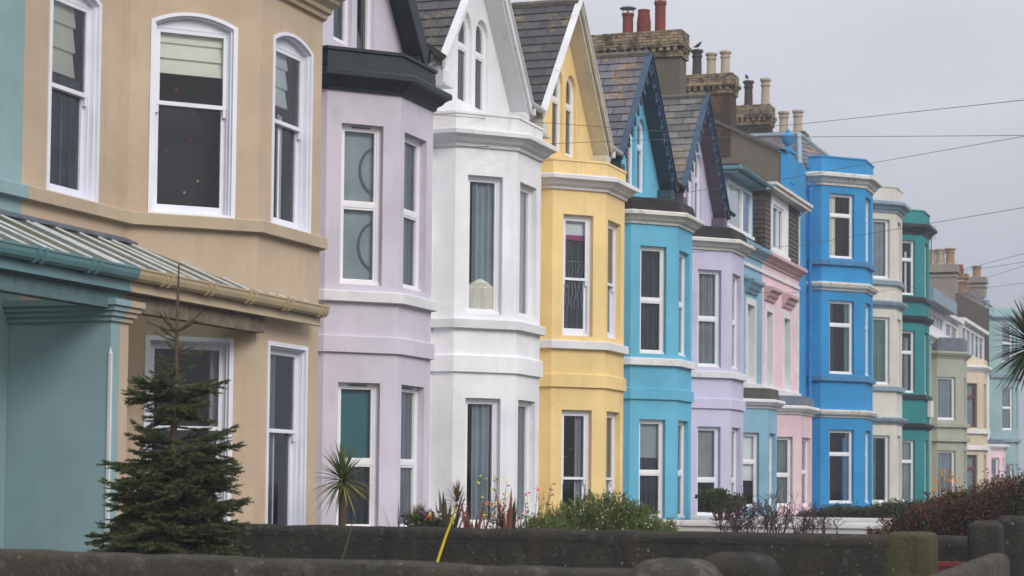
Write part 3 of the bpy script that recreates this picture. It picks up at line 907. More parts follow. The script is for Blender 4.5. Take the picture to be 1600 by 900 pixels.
chimney(h_violet, (-5.2, 46.75, 8.5), (-2.0, 47.35, 12.5), 'greyrender', 'ybrick', .36, .11,
        [(-3.38, 47.05, .56, .13, 'redpot', 'plain'), (-2.98, 47.05, .62, .15, 'redpot', 'taper'), (-2.57, 47.05, .80, .13, 'redpot', 'plain')])

# ------------------------------------------------------------------ beige house
root = thing('terraced_house', 'beige house with arched white sash windows and a glazed porch roof', 'house', (-1.07, 20.8, .8), TERR)
X = -1.07; y0, y1 = 17.75, 23.8
path = [(X, y0), (X, 19.84), (0, 20.91), (0, 22.57), (X, 23.64)]
mb = MB()
hw_ = (.45, 1.46, 4.60, 6.78); hc1 = (.23, 1.24, 4.60, 6.79); hf1 = (.32, 1.39, 4.60, 6.80); hcg = (.23, 1.25, .98, 3.24); hfg = (.30, 1.36, .98, 3.25)
H = {0: [hole(*hw_, .13)], 1: [hole(*hc1, .12), hole(*hcg)], 2: [hole(*hf1, .13), hole(*hfg)]}
fs = bay_walls(mb, path, .3, 9.6, H, .10)
mb.face([(X, 23.64, .3), (X, y1, .3), (X, y1, 9.6), (X, 23.64, 9.6)])
back_box(mb, -9, X, y0 + .004, y1 - .004, .3, 9.6)
cap_poly(mb, path, 9.6); mb.face([(-9, y0, 9.6), (X, y0, 9.6), (X, y1, 9.6), (-9, y1, 9.6)])
mb.build('wall', M['beige'], root)
ST = [(.05, -.012), (.022, .028), (.018, .085)]
rb_ = [('roman', 'creamblind', 0, 1, .60, 1.0), ('curtain', 'darkcurtain', 0, 1, 0, .58)]
window(root, fs[0], hw_, 'sash', .54, .1, .05, 'sashwhite', [('roman', 'creamblind', 0, .8, .62, 1.0), ('curtain', 'darkcurtain', 0, 1, 0, .6)], .13, steps=ST)
window(root, fs[1], hc1, 'sash', .59, .1, .05, 'sashwhite', [('roman', 'creamblind', 0, 1, .76, 1.0), ('lights', 'red_petal', 4), ('lights', 'pale_petal', 3)], .12, steps=ST)
window(root, fs[2], hf1, 'sash', .58, .1, .05, 'sashwhite', [('roman', 'whiteblind', 0, .7, .68, 1.0), ('curtain', 'whiteblind', .45, .62, 0, .62), ('curtain', 'net', .0, .3, 0, .62)], .13, steps=ST)  # net curtain added to imitate sky glimpsed in the glass
window(root, fs[1], hcg, 'sash', .56, .1, .05, 'sashwhite', [('curtain', 'greycurtain', .85, 1, 0, 1)], steps=ST)
window(root, fs[2], hfg, 'sash', .56, .1, .05, 'sashwhite', [('curtain', 'greycurtain', .0, .55, 0, 1)], steps=ST)
mb = MB(); mb.sweep(path, BAND(4.45, 4.60, .09)); mb.build('sill_course', M['beige_trim'], root)
mb = MB(); mb.sweep(path, [(-.03, 7.26), (.05, 7.28), (.06, 7.33), (.10, 7.35), (.11, 7.40), (.19, 7.46), (.20, 7.50), (.27, 7.54), (.28, 7.66), (-.03, 7.70)]); mb.build('cornice', M['beige_trim'], root)

def canopy(root, ya, yb, gm, fm, beam, ribs, last=False):
    mb = MB()
    A = Vector((X + .004, ya, 4.26)); B = Vector((.22, ya, 3.70)); e_ = Vector((0, yb - ya, 0)); nrm = Vector((0, 0, -.012))
    mb.prism([A, B, B + nrm, A + nrm], e_)
    co = mb.build('canopy', M['canopyglass'], root)
    mb = MB(); d = (B - A)
    y = ya + .12
    k = 0
    while y < yb:
        c = (A + B) / 2; c.y = y
        mb.obox(c + Vector((0, 0, .009)), (d, (0, 1, 0), d.cross(Vector((0, 1, 0)))), (d.length / 2, .007 + .006 * random.random(), .008)); y += random.uniform(.27, .50); k += 1
    mb.build('glazing_bar', M[ribs], co)
    mb = MB(); mb.prism([(X - .0, ya, 4.28), (X + .09, ya, 4.24), (X + .09, ya, 4.265), (X, ya, 4.31)], e_); mb.build('flashing', M['lead'], co)
    g_ = MB()
    g_.sweep([(.2, ya), (.2, yb)], [(0, 3.60), (.07, 3.595), (.10, 3.62), (.115, 3.66), (.12, 3.70), (.13, 3.705), (.13, 3.725), (.105, 3.725), (.095, 3.66), (.02, 3.63), (.02, 3.70), (0, 3.70)])
    for yy in np.arange(ya + .5, yb, .93):
        for q in (0, .12): g_.sweep([(.2, yy + q), (.2, yy + q + .035)], [(-.0, 3.585), (.08, 3.58), (.115, 3.61), (.135, 3.66), (.145, 3.73), (.128, 3.73), (.0, 3.70)])
    g_.build('gutter', M[gm], co)
    g_ = MB(); g_.box((.165, ya, 3.485), (.20, yb, 3.63)); g_.box((.20, ya, 3.49), (.222, yb, 3.52)); g_.build('fascia', M[fm], co)
    g_ = MB(); g_.box((-.02, ya, 3.31), (.13, min(yb, 20.86), 3.47)); g_.box((-.06, ya, 3.47), (.165, min(yb, 20.8), 3.50)); g_.build('beam', M[beam], co)
canopy(root, 17.75, 22.2, 'beige_gloss', 'beige_gloss', 'stonebeam', 'rib')

# ------------------------------------------------------------------ teal house
root = thing('terraced_house', 'teal house at the left edge with teal porch gutter', 'house', (-1.07, 14.7, .45), TERR)
mb = MB(); y0, y1 = 11.7, 17.75
F = Face((X, y0), (X, y1))
hd = (2.75, 3.85, .45, 3.05)
wall(mb, F, [(0, .3), (F.len, .3), (F.len, 9.6), (0, 9.6)], [hole(*hd), hole(.5, 1.6, 4.6, 6.7, .2)], .14)
back_box(mb, -9, X, y0 + .004, y1 - .006, .3, 9.6); mb.face([(-9, y0, 9.6), (X, y0, 9.6), (X, y1 - .006, 9.6), (-9, y1 - .006, 9.6)])
mb.build('wall', M['teal'], root)
window(root, F, (.5, 1.6, 4.6, 6.7), 'sash', .55, .1, .05, 'sashwhite', full('greycurtain'), .2, steps=ST)
mb = MB(); bar(mb, F, hd[0], hd[1], hd[2], hd[3], .12, .2)
for a, b in ((.12, .5), (.6, .98)):
    for c_, e_ in ((.25, 1.1), (1.25, 2.3)): ring(mb, F, hole(hd[0] + a, hd[0] + b, .45 + c_, .45 + e_), hole(hd[0] + a + .03, hd[0] + b - .03, .48 + c_, .42 + e_), .10, .125)
mb.build('door', M['brownwood'], root)
mb = MB(); mb.sweep([(X, y0), (X, y1 - .0)], BAND(4.45, 4.60, .088)); mb.build('sill_course', M['teal'], root)
canopy(root, 11.7, 17.748, 'teal_gloss', 'teal_gloss', 'teal_dark', 'rib')

# porch dividing wall between the two front doors
root = thing('porch_wall', 'teal wall with moulded cap dividing the porches behind the fir tree', 'wall', (-.5, 17.75, .45))
mb = MB(); mb.box((X + .004, 17.58, .3), (.10, 17.752, 3.20)); mb.cur = 1; mb.box((X + .004, 17.752, .3), (.10, 17.92, 3.20))
mb.build('wall', [M['teal'], M['beige']], root)
mb = MB()
for k, (z, o, h_) in enumerate(((3.19, .03, .05), (3.24, .06, .05), (3.29, .09, .05), (3.34, .12, .06))):
    mb.cur = 0; mb.box((X + .006, 17.58 - o, z), (.10 + o, 17.752, z + h_ + (.002 if k < 3 else 0)))
    mb.cur = 1; mb.box((X + .006, 17.752, z), (.10 + o, 17.92 + o, z + h_ + (.002 if k < 3 else 0)))
mb.build('cap', [M['teal'], M['beige_trim']], root)
mb = MB(); mb.prism([(.085, 17.565, .45), (.115, 17.565, .45), (.115, 17.60, .45), (.105, 17.60, .45), (.085, 17.575, .45)], (0, 0, 2.42)); mb.tube([(.1, 17.58, 2.86), (.1, 17.58, 2.93)], [.022, .004], 8)
mb.build('corner_bead', M['white_trim'], root)

# ------------------------------------------------------------------ low roofed houses with dormers
def hood(mb, F, s0, s1, z, o=.24):
    pr = [(-.01, z), (.05, z), (.07, z + .07), (.13, z + .12), (.15, z + .2), (o, z + .25), (o, z + .33), (-.01, z + .37)]
    a, b = F.P(s0, 0), F.P(s1, 0)
    mb.sweep([(a.x, a.y), (b.x, b.y)], pr)

def low_house(label, y0, y1, wm, trim, hoodm, wins, bay, parm, corn, topm):
    root = thing('terraced_house', label, 'house', (-1.1, (y0 + y1) / 2, .8), TERR)
    X = -1.1; F = Face((X, y0), (X, y1)); mb = MB()
    hs = [hole(a + .125, b - .125, 4.345, 6.235) for a, b in wins]
    wall(mb, F, [(0, .4), (F.len, .4), (F.len, 7.62), (0, 7.62)], hs, .2)
    back_box(mb, -9, X, y0 + .004, y1 - .004, .4, 7.62)
    mb.build('wall', M[wm], root)
    for a, b in wins:
        window(root, F, (a + .14, b - .14, 4.36, 6.22), 'pvc', .55, .2, .05, 'pvc', full('greycurtain'))
        mb = MB(); ring(mb, F, hole(a, b, 4.26, 6.38), hole(a + .14, b - .14, 4.36, 6.22), -.03, .19); mb.build('architrave', M['white_trim'], root)
        mb = MB(); hood(mb, F, a - .08, b + .08, 6.50); mb.build('window_hood', M[hoodm], root)
    P_ = [(X, y0 + .002), (X, y1 - .002)]
    mb = MB(); mb.sweep(P_, CORN(7.42, .30, .26)); mb.build('cornice', M[trim], root)
    mb = MB(); mb.sweep(P_, BAND(7.14, 7.24, .05)); mb.build('string_course', M['white_trim'], root)
    mb = MB(); mb.sweep(P_, BAND(4.06, 4.25, .09)); mb.build('sill_course', M['white_trim'], root)
    yl, yr, off, bx = bay
    path = [(bx - off, yl - off), (bx, yl), (bx, yr), (bx - off, yr + off)]
    L = off * 2 ** .5; c_ = (.26 * L, .78 * L, 1.15, 2.96); f_ = (.14, yr - yl - .16, 1.15, 2.96)
    mb = MB(); fs = bay_walls(mb, path, .4, 3.8, {0: [hole(*c_)], 1: [hole(*f_)]}, .16); cap_poly(mb, path, 3.8); mb.build('bay_wall', M[wm], root)
    window(root, fs[0], c_, 'pvc', .62 if wm == 'dustblue' else .45, .1, .055, 'pvc', [('blind', 'whiteblind', 0, 1, .35, 1)] if wm == 'dustblue' else full('greycurtain'))
    window(root, fs[1], f_, 'pvc', .5, .1, .055, 'pvc', full('net'))
    mb = MB(); mb.sweep(path, CORN(3.55, .22, .2)); mb.build('bay_cornice', M[corn], root)
    mb = MB(); mb.sweep(path, [(-.2, 3.76), (.06, 3.77), (.03, topm[1]), (-.2, topm[1] + .01)]); cap_poly(mb, path, topm[1] - .1); mb.build('parapet', M[topm[0]], root)
    mb = MB(); simple_roof(mb, -1.15, 7.72, -2.3, 9.15, y0, y1); simple_roof(mb, -2.3, 9.15, -9, 9.3, y0, y1); mb.build('roof', M['slate3'], root)
    return root
r8 = low_house('dusty blue house with a boxy glazed roof dormer', 47.2, 51.7, 'dustblue', 'pipe_dust', 'pipe_dust', [(.9, 2.0), (2.62, 3.72)], (48.85, 49.85, .8, -.3), None, 'white_trim', ('mossy_lead', 4.06)) if False else None
M['pipe_dust'] = plain('dusty_blue_gloss', (.13, .27, .34), .35, .4, .12, 4.)
r8 = low_house('dusty blue house with a boxy glazed roof dormer', 47.2, 51.7, 'dustblue', 'pipe_dust', 'pipe_dust', [(.9, 2.0), (2.62, 3.72)], (48.85, 49.85, .8, -.3), None, 'white_trim', ('mossy_lead', 4.04))
r9 = low_house('pink house with a tile hung roof dormer', 51.7, 56.27, 'pink', 'rose', 'rose', [(.3, 1.3), (2.45, 3.5)], (52.75, 54.2, .8, -.3), None, 'white_trim', ('lead', 4.03))
mb = MB()
for k in range(18):
    z = 1.0 + k * .34; wd = .34 if k % 2 else .24
    mb.box((-1.1, 56.27 - wd, z), (-1.08, 56.268, z + .325))
mb.build('quoins', M['white_trim'], r9)
# dormer of the dusty blue house
Fd = Face((-.98, 47.3), (-.98, 50.05))
mb = MB(); wall(mb, Fd, [(0, 7.74), (2.75, 7.74), (2.75, 9.08), (0, 9.08)], [hole(.12, 2.62, 7.86, 8.98)], .1)
for y in (47.3, 50.05): mb.face([(-.98, y, 7.5), (-2.6, y, 7.5), (-2.6, y, 9.08), (-.98, y, 9.08)])
do = mb.build('dormer', M['dustblue'], r8)
mb = MB()
ring(mb, Fd, hole(.12, 2.62, 7.86, 8.98), hole(.18, 2.56, 7.93, 8.93), .0, .1)
bar(mb, Fd, 1.60, 1.74, 7.93, 8.93, .005, .1); bar(mb, Fd, .08, 2.70, 7.80, 7.87, -.07, .05)
mb.build('dormer_window', M['pvc'], do)
mb = MB(); mb.face([Fd.P(.18, 7.93, .06), Fd.P(2.56, 7.93, .06), Fd.P(2.56, 8.93, .06), Fd.P(.18, 8.93, .06)]); mb.build('dormer_pane', M['glass'], do)
mb = MB(); bar(mb, Fd, .1, 1.66, 7.9, 8.95, .1, .12); mb.cur = 1; bar(mb, Fd, 1.72, 2.56, 7.9, 8.95, .1, .12); mb.cur = 2; bar(mb, Fd, 1.66, 1.72, 7.9, 8.95, .11, .12); mb.build('dormer_blind', [M['whiteblind'], M['bluecloth'], M['room']], do)  # white and blue sheets imitate sky reflected in the dormer glass
mb = MB(); mb.box((-2.7, 47.1, 9.08), (-.66, 50.2, 9.17)); mb.box((-2.7, 47.05, 9.16), (-.60, 50.28, 9.25)); mb.cur = 1; mb.box((-2.7, 47.08, 9.25), (-.66, 50.24, 9.29)); mb.build('dormer_roof', [M['pipe_dust'], M['asphalt_felt']], do)
gutter(do, (-.55, 47.05, 9.20), (-.55, 50.3, 9.17), 'pipe_dust', .06)
# dormer of the pink house, hung with dark tiles
ya, yb = 51.55, 56.0
Fd = Face((-1.02, ya), (-1.02, yb)); L = yb - ya
mb = MB()
def hung(F, s0, s1, z0, z1, row=.12):
    z = z0
    while z < z1 - .01:
        zt = min(z + row, z1); a, b = F.P(s0, z, -.022), F.P(s1, z, -.022); c_, d_ = F.P(s1, zt, 0), F.P(s0, zt, 0)
        mb.face((a, b, c_, d_), [(s0, z + .001), (s1, z + .001), (s1, zt), (s0, zt)]); mb.face((F.P(s0, z, 0), F.P(s1, z, 0), b, a), [(0, .1)] * 4); z = zt
hung(Fd, 0, L, 7.56, 7.72); hung(Fd, 0, .70, 7.72, 9.3); hung(Fd, 2.74, L, 7.72, 9.3)
Fs = Face((-3.2, ya), (-1.02, ya)); hung(Fs, 0, Fs.len, 7.6, 9.3)
mb.face([(-1.02, yb, 7.5), (-3.2, yb, 7.5), (-3.2, yb, 9.3), (-1.02, yb, 9.3)], [(0, 0)] * 4)
do = mb.build('dormer', M['shingle'], r9)
mb = MB(); ring(mb, Fd, hole(.68, 2.76, 7.80, 9.28), hole(.84, 2.22, 7.90, 9.06), -.04, .1); ring(mb, Fd, hole(.84, 2.22, 7.90, 9.06), hole(.90, 2.16, 7.96, 9.0), .0, .1); bar(mb, Fd, 1.62, 1.72, 7.96, 9.0, .0, .1); bar(mb, Fd, .62, 2.8, 7.74, 7.82, -.1, .02)
mb.build('dormer_window', M['pvc'], do)
mb = MB(); mb.face([Fd.P(.87, 7.93, .06), Fd.P(2.2, 7.93, .06), Fd.P(2.2, 9.03, .06), Fd.P(.87, 9.03, .06)]); mb.build('dormer_pane', M['glass'], do)
mb = MB(); bar(mb, Fd, .84, 1.66, 7.9, 9.05, .08, .1); mb.cur = 1; bar(mb, Fd, 1.66, 2.25, 7.9, 9.05, .4, .44); mb.build('dormer_blind', [M['bluecloth'], M['darkcurtain']], do)  # blue sheet close behind the pane imitates a reflection
mb = MB(); mb.box((-3.3, ya - .15, 9.30), (-.72, yb + .08, 9.40)); mb.box((-3.3, ya - .18, 9.40), (-.66, yb + .10, 9.48)); mb.build('dormer_roof', M['white_dirty'], do)
downpipe(do, [(-.75, 55.7, 9.3), (-.98, 55.7, 9.1), (-.98, 55.7, 7.75)], 'pipe_white', .035)

# ------------------------------------------------------------------ three storey houses
def tall_house(label, y0, y1, X, yl, yr, off, wm, cw, fwd, tr, sillm, strm, cornm, parm, style='pvc', back=None, D=None):
    root = thing('terraced_house', label, 'house', (X, (y0 + y1) / 2, .8), TERR)
    F = Face((X, y0), (X, y1)); mb = MB()
    wall(mb, F, [(0, .4), (F.len, .4), (F.len, 11.04), (0, 11.04)])
    mb.face([(-9, y1 - .004, .4), (X, y1 - .004, .4), (X, y1 - .004, 10.9), (-5.2, y1 - .004, 12.7), (-9, y1 - .004, 10.9)])
    mb.face([(-9, y0, .4), (-9, y1, .4), (-9, y1, 10.9), (-9, y0, 10.9)])
    mb.build('wall', M[wm], root)
    path = [(X, yl - off), (-off, yl - off), (0, yl), (0, yr), (-off, yr + off), (X, yr + off)]
    if abs(X + off) < .02: path = path[1:-1]
    ci = 1 if len(path) == 6 else 0
    zs = ((1.2, 3.36), (5.0, 7.17), (8.42, 10.34))
    mb = MB(); fs = bay_walls(mb, path, .4, 10.9, {ci: [hole(cw[0], cw[1], *z) for z in zs], ci + 1: [hole(fwd[0], fwd[1], *z) for z in zs]}, .16)
    cap_poly(mb, path, 10.9); mb.build('bay_wall', M[wm], root)
    for k, z in enumerate(zs):
        bk = (back or {})
        window(root, fs[ci], (*cw, *z), style, tr, .10, .055, 'pvc', bk.get('c%d' % k, full('greycurtain')))
        window(root, fs[ci + 1], (*fwd, *z), style, tr, .10, .055, 'pvc', full('net'))
    for nm, pr, mt in (('sill_course', BAND(8.20, 8.36, .10), sillm), ('sill_course', BAND(4.78, 4.94, .10), sillm), ('string_course', CORN(7.46, .24, .17), strm), ('string_course', CORN(3.72, .22, .17), strm), ('cornice', CORN(10.56, .36, .28), cornm),
                       ('parapet', [(-.2, 10.9), (.02, 10.9), (.01, 11.38), (.04, 11.385), (.04, 11.43), (-.2, 11.43)], parm)):
        mb = MB(); mb.sweep(path, pr); mb.build(nm, M[mt], root)
    return root
rb = tall_house('bright blue three storey house with an urn on its corner pier', 56.3, 63.6, -1.5, 60.5, 61.9, 1.09, 'blue', (.30, 1.16), (.12, 1.1), .68, 'blue_trim', 'white_dirty', 'white_dirty', 'blue',
                back=dict(c2=[('curtain', 'creamblind', 0, .38, 0, 1)], c1=[('curtain', 'greencurtain', .8, 1, 0, 1), ('curtain', 'darkcurtain', 0, .3, 0, 1)], c0=[('curtain', 'bluecloth', .7, .85, 0, .9), ('curtain', 'greycurtain', .85, 1, 0, 1)]))
mb = MB(); Fg = Face((-9, 56.3), (-1.5, 56.3))
wall(mb, Fg, [(0, .4), (7.5, .4), (7.5, 11.0), (3.8, 12.75), (0, 11.0)]); mb.build('gable_wall', M['greyrender'], rb)
mb = MB()
mb.prism([(-1.45, 56.22, 11.0), (-5.2, 56.22, 12.77), (-5.2, 56.22, 12.86), (-1.45, 56.22, 11.09)], (0, .3, 0)); mb.build('verge_coping', M['ridge'], rb)
mb = MB(); mb.box((-1.62, 56.26, 10.2), (-1.36, 56.95, 11.05)); mb.box((-1.66, 56.22, 11.05), (-1.32, 57.0, 11.13)); mb.box((-1.60, 56.24, 8.9), (-1.38, 57.3, 10.2)); mb.box((-1.62, 56.2, 9.55), (-1.34, 57.35, 9.66))
for k in range(24):
    mb.box((-1.5, 56.31, 1.0 + k * .36), (-1.478, 56.62 + (.14 if k % 2 else 0), 1.34 + k * .36))
mb.build('corner_pier', M['blue'], rb)
mb = MB(); urn(mb, (-1.49, 56.62, 11.13), .85); mb.build('urn', M['blue'], rb, smooth=True)
mb = MB()
simple_roof(mb, -1.7, 11.02, -5.2, 12.7, 56.45, 63.55)
# hipped roof over the bay
ap = Vector((-2.3, 62.0, 12.50)); e0 = (-1.56, 58.6, 10.98); e1 = (-.85, 63.55, 11.30)
def tri_slope(A, B, apex, apex2=None):
    A = Vector(A); B = Vector(B); U = (B - A).normalized(); w_ = apex - A; Vv = w_ - U * w_.dot(U); Lv = Vv.length
    au = w_.dot(U); bu = (apex2 - A).dot(U) if apex2 else au; LB = (B - A).length
    slates(mb, A, U, Vv, LB, Lv, trim=lambda v: (au * v / Lv, LB + (bu - LB) * v / Lv))
tri_slope(e0, e1, ap)
tri_slope((-5.2, 58.6, 10.98), e0, Vector((-5.2, 62.0, 12.50)), ap)
tri_slope(e1, (-5.2, 63.55, 11.30), ap, Vector((-5.2, 62.0, 12.50)))
mb.build('roof', M['slate3'], rb)
mb = MB()
for P_ in (e0, e1, (-5.2, 62.0, 12.50)): mb.tube([ap + Vector((0, 0, .05)), Vector(P_) + Vector((0, 0, .06))], .075, 7)
mb.build('hip_flashing', M['bluegrey_trim'], rb)
downpipe(rb, [(-1.25, 59.2, 10.6), (-1.38, 59.25, 10.4), (-1.38, 59.25, .9)], 'pipe_blue', .05)
chimney(rb, (-4.35, 56.27, 11.0), (-3.07, 56.95, 13.38), 'rbrick', 'ybrick', .30, .12, [(-4.14, 56.6, .80, .14, 'sootpot', 'roll'), (-3.72, 56.6, .68, .135, 'buffpot', 'roll'), (-3.31, 56.6, .71, .135, 'buffpot', 'roll')])
rc = tall_house('cream three storey house between the bright blue and dark green houses', 63.6, 69.9, -1.1, 66.3, 67.55, .74, 'cream', (.14, .80), (.33, 1.05), .5, 'bluegrey_trim', 'bluegrey_trim', 'bluegrey_trim', 'cream', 'one',
                back=dict(c2=full('net'), c1=full('greencurtain'), c0=[('curtain', 'greencurtain', 0, .4, 0, 1)]))
chimney(rc, (-4.85, 63.4, 11.0), (-3.58, 64.1, 13.80), 'blackbrick', 'ybrick', .36, .11, [(-4.30, 63.75, .86, .14, 'sootpot', 'roll'), (-3.75, 63.75, .90, .14, 'buffpot', 'roll')])
mb = MB(); simple_roof(mb, -1.2, 10.95, -5.2, 12.7, 63.65, 69.85); mb.build('roof', M['slate3'], rc)
rj = tall_house('dark green three storey house with white window frames', 69.9, 75.4, -1.1, 72.2, 73.7, .74, 'jade', (.06, .70), (.45, 1.25), .66, 'black_trim', 'black_trim', 'black_trim', 'jade',
                back=dict(c2=[('curtain', 'whiteblind', .5, .7, 0, .8), ('curtain', 'redleaf_cloth', .1, .4, 0, .6)] if False else [('curtain', 'whiteblind', .5, .7, 0, .8)], c1=[('curtain', 'net', .5, .8, 0, .9)], c0=full('net')))
chimney(rj, (-4.75, 69.4, 11.0), (-3.7, 70.1, 13.95), 'ybrick', 'ybrick', .2, .12, [(-4.45, 69.75, .78, .16, 'buffpot', 'roll'), (-3.95, 69.75, .80, .16, 'buffpot', 'roll')], dentil=False)
mb = MB(); simple_roof(mb, -1.2, 10.95, -5.2, 12.7, 69.95, 75.35); mb.build('roof', M['slate3'], rj)
mb = MB(); mb.box((.02, 73.1, 4.2), (.14, 73.75, 4.78)); mb.build('wall_box', M['white_trim'], rj)

# ------------------------------------------------------------------ far end of the terrace
def far_house(label, y0, y1, wm, bay, zs, corn_z, str_z, wallz, par, frame, c_, f_, trims, wallm=None):
    root = thing('terraced_house', label, 'house', (-1.1, (y0 + y1) / 2, .8), TERR)
    X = -1.1; F = Face((X, y0), (X, y1)); mb = MB()
    wall(mb, F, [(0, .4), (F.len, .4), (F.len, wallz), (0, wallz)]); back_box(mb, -9, X, y0 + .004, y1 - .004, .4, wallz)
    mb.build('wall', M[wallm or wm], root)
    yl, yr, off = bay
    path = [(X, yl - off), (-off, yl - off), (0, yl), (0, yr), (-off, yr + off), (X, yr + off)]
    if off > 1.05: path = path[1:-1]
    ci = 1 if len(path) == 6 else 0
    mb = MB(); fs = bay_walls(mb, path, .4, corn_z + .2, {ci: [hole(*c_, *z) for z in zs], ci + 1: [hole(*f_, *z) for z in zs]}, .16); cap_poly(mb, path, corn_z + .2)
    mb.build('bay_wall', M[wm], root)
    for z in zs:
        window(root, fs[ci], (*c_, *z), 'one' if wm == 'sage' else 'pvc', .7 if frame != 'pvc' else .52, .1, .06, frame, full('net'))
        window(root, fs[ci + 1], (*f_, *z), 'pvc', .6, .1, .06, frame, full('net'))
    mb = MB(); mb.sweep(path, CORN(corn_z, .26, .2)); mb.build('cornice', M[trims[0]], root)
    for z in str_z:
        mb = MB(); mb.sweep(path, BAND(z, z + .18, .12)); mb.build('string_course', M[trims[1]], root)
    mb = MB(); mb.sweep(path, [(-.2, corn_z + .22), (.03, corn_z + .22), (.0, par[1]), (-.2, par[1])]); mb.build('parapet', M[par[0]], root)
    return root
rs = far_house('sage grey house with a lead topped two storey bay', 75.4, 86.4, 'sage', (83.0, 84.2, .9), ((1.3, 3.2), (4.42, 6.13)), 6.88, (4.12, 3.55), 7.6, ('lead', 7.7), 'pvc', (.02, .90), (.3, .9), ('sage', 'sage'))
mb = MB(); mb.sweep([(-1.1, 75.42), (-1.1, 86.38)], CORN(7.42, .3, .25)); mb.build('eaves_cornice', M['white_trim'], rs)
mb = MB(); simple_roof(mb, -1.15, 7.7, -3.0, 9.0, 75.4, 86.4); simple_roof(mb, -3.0, 9.0, -9, 9.2, 75.4, 86.4); mb.build('roof', M['slate3'], rs)
rp = far_house('primrose house with brown window frames', 86.4, 93.2, 'primrose', (89.6, 91.2, .8), ((1.3, 3.15), (4.32, 6.22)), 6.72, (4.05, 3.35), 7.4, ('primrose', 7.28), 'brownwood', (.28, .82), (.3, 1.2), ('white_trim', 'white_trim'))
mb = MB(); simple_roof(mb, -1.15, 7.4, -3.0, 9.0, 86.4, 93.2); simple_roof(mb, -3.0, 9.0, -9, 9.2, 86.4, 93.2); mb.build('roof', M['slate3'], rp)
rk = far_house('small pale pink bay house before the mint end house', 93.2, 101.4, 'pink', (97.0, 98.3, .8), ((1.4, 3.15),), 3.5, (), 7.4, ('lead', 3.98), 'pvc', (.5, .95), (.35, .95), ('white_trim', 'white_trim'), 'white')
mb = MB(); simple_roof(mb, -1.15, 7.4, -3.0, 9.0, 93.2, 101.4); simple_roof(mb, -3.0, 9.0, -9, 9.2, 93.2, 101.4); mb.build('roof', M['slate3'], rk)
def box_dormer(root, y0, y1, z0, z1, x, body, frame, roofm, n, over=.25, roofh=.16):
    F = Face((x, y0), (x, y1)); L = y1 - y0; mb = MB()
    h_ = hole(.25, L - .25, z0 + .25, z1 - .15)
    wall(mb, F, [(0, z0), (L, z0), (L, z1), (0, z1)], [h_], .1)
    for y in (y0, y1): mb.face([(x, y, z0 - .3), (x - 2.2, y, z0 - .3), (x - 2.2, y, z1), (x, y, z1)])
    do = mb.build('dormer', M[body], root)
    mb = MB(); ring(mb, F, h_, hole(.33, L - .33, z0 + .33, z1 - .23), .0, .1)
    for k in range(1, n): bar(mb, F, .33 + (L - .66) * k / n - .05, .33 + (L - .66) * k / n + .05, z0 + .33, z1 - .23, .005, .1)
    mb.build('dormer_window', M[frame], do)
    mb = MB(); mb.face([F.P(.3, z0 + .3, .06), F.P(L - .3, z0 + .3, .06), F.P(L - .3, z1 - .2, .06), F.P(.3, z1 - .2, .06)]); mb.build('dormer_pane', M['glass'], do)
    mb = MB(); bar(mb, F, .2, L - .2, z0 + .2, z1 - .1, .35, .4); mb.build('dormer_blind', M['net'], do)
    mb = MB(); mb.box((x - 2.3, y0 - .2, z1), (x + over, y1 + .2, z1 + roofh)); mb.build('dormer_roof', M[roofm], do)
box_dormer(rs, 78.2, 84.4, 7.75, 8.78, -.95, 'white', 'pvc', 'bluegrey_trim', 6, .5, .5)
box_dormer(rs, 85.0, 89.2, 7.7, 8.75, -1.0, 'white', 'pvc', 'white_trim', 2)
box_dormer(rp, 90.2, 98.6, 7.4, 8.98, -1.0, 'cream', 'pvc', 'white_trim', 5, .2, .15)
re = far_house('mint green end house closing the view of the terrace', 101.4, 112.0, 'mint', (102.6, 104.3, 1.1), ((1.3, 2.94), (4.6, 6.7), (7.9, 9.75)), 9.92, (7.12, 4.0), 10.3, ('mint', 10.55), 'pvc', (.78, 1.44), (.3, 1.3), ('bluegrey_trim', 'bluegrey_trim'))
mb = MB(); Fg = Face((-9, 101.36), (-1.1, 101.36)); wall(mb, Fg, [(0, .4), (7.9, .4), (7.9, 10.45), (3.6, 12.75), (0, 11)]); mb.build('gable_wall', M['brownrender'], re)
mb = MB()
ap = Vector((-2.6, 106.0, 12.0)); e0 = (-.9, 101.6, 10.4); e1 = (-.9, 110.4, 10.4)
tri_slope(e0, e1, ap); tri_slope((-6, 101.6, 10.4), e0, Vector((-6, 106., 12.0)), ap); tri_slope(e1, (-6, 110.4, 10.4), ap, Vector((-6, 106., 12.0)))
mb.build('roof', M['slate3'], re)
mb = MB(); urn(mb, (-1.3, 101.9, 10.55), .8); mb.build('urn', M['mint'], re, smooth=True)
chimney(re, (-5.6, 101.33, 10.5), (-2.72, 102.3, 12.70), 'palestack', 'palestack', .34, .14, [(-4.35, 101.8, .72, .24, 'sootpot', 'roll'), (-3.95, 101.8, .80, .22, 'buffpot', 'roll'), (-3.5, 101.8, .82, .22, 'buffpot', 'roll'), (-3.02, 101.8, .84, .22, 'orangepot', 'roll')], dentil=False)
chimney(re, (-2.95, 107.3, 10.5), (-2.0, 108.2, 12.65), 'palestack', 'palestack', .25, .1, [(-2.45, 107.7, .62, .22, 'orangepot', 'roll')], dentil=False)
chimney(re, (-3.4, 104.9, 10.5), (-2.6, 105.6, 12.6), 'rust', 'rust', .2, .04, [(-3.0, 105.2, .5, .18, 'redpot', 'taper')], dentil=False)
mb = MB(); mb.tube([(-3.9, 101.5, 12.2), (-3.9, 101.5, 14.7)], .025, 6)
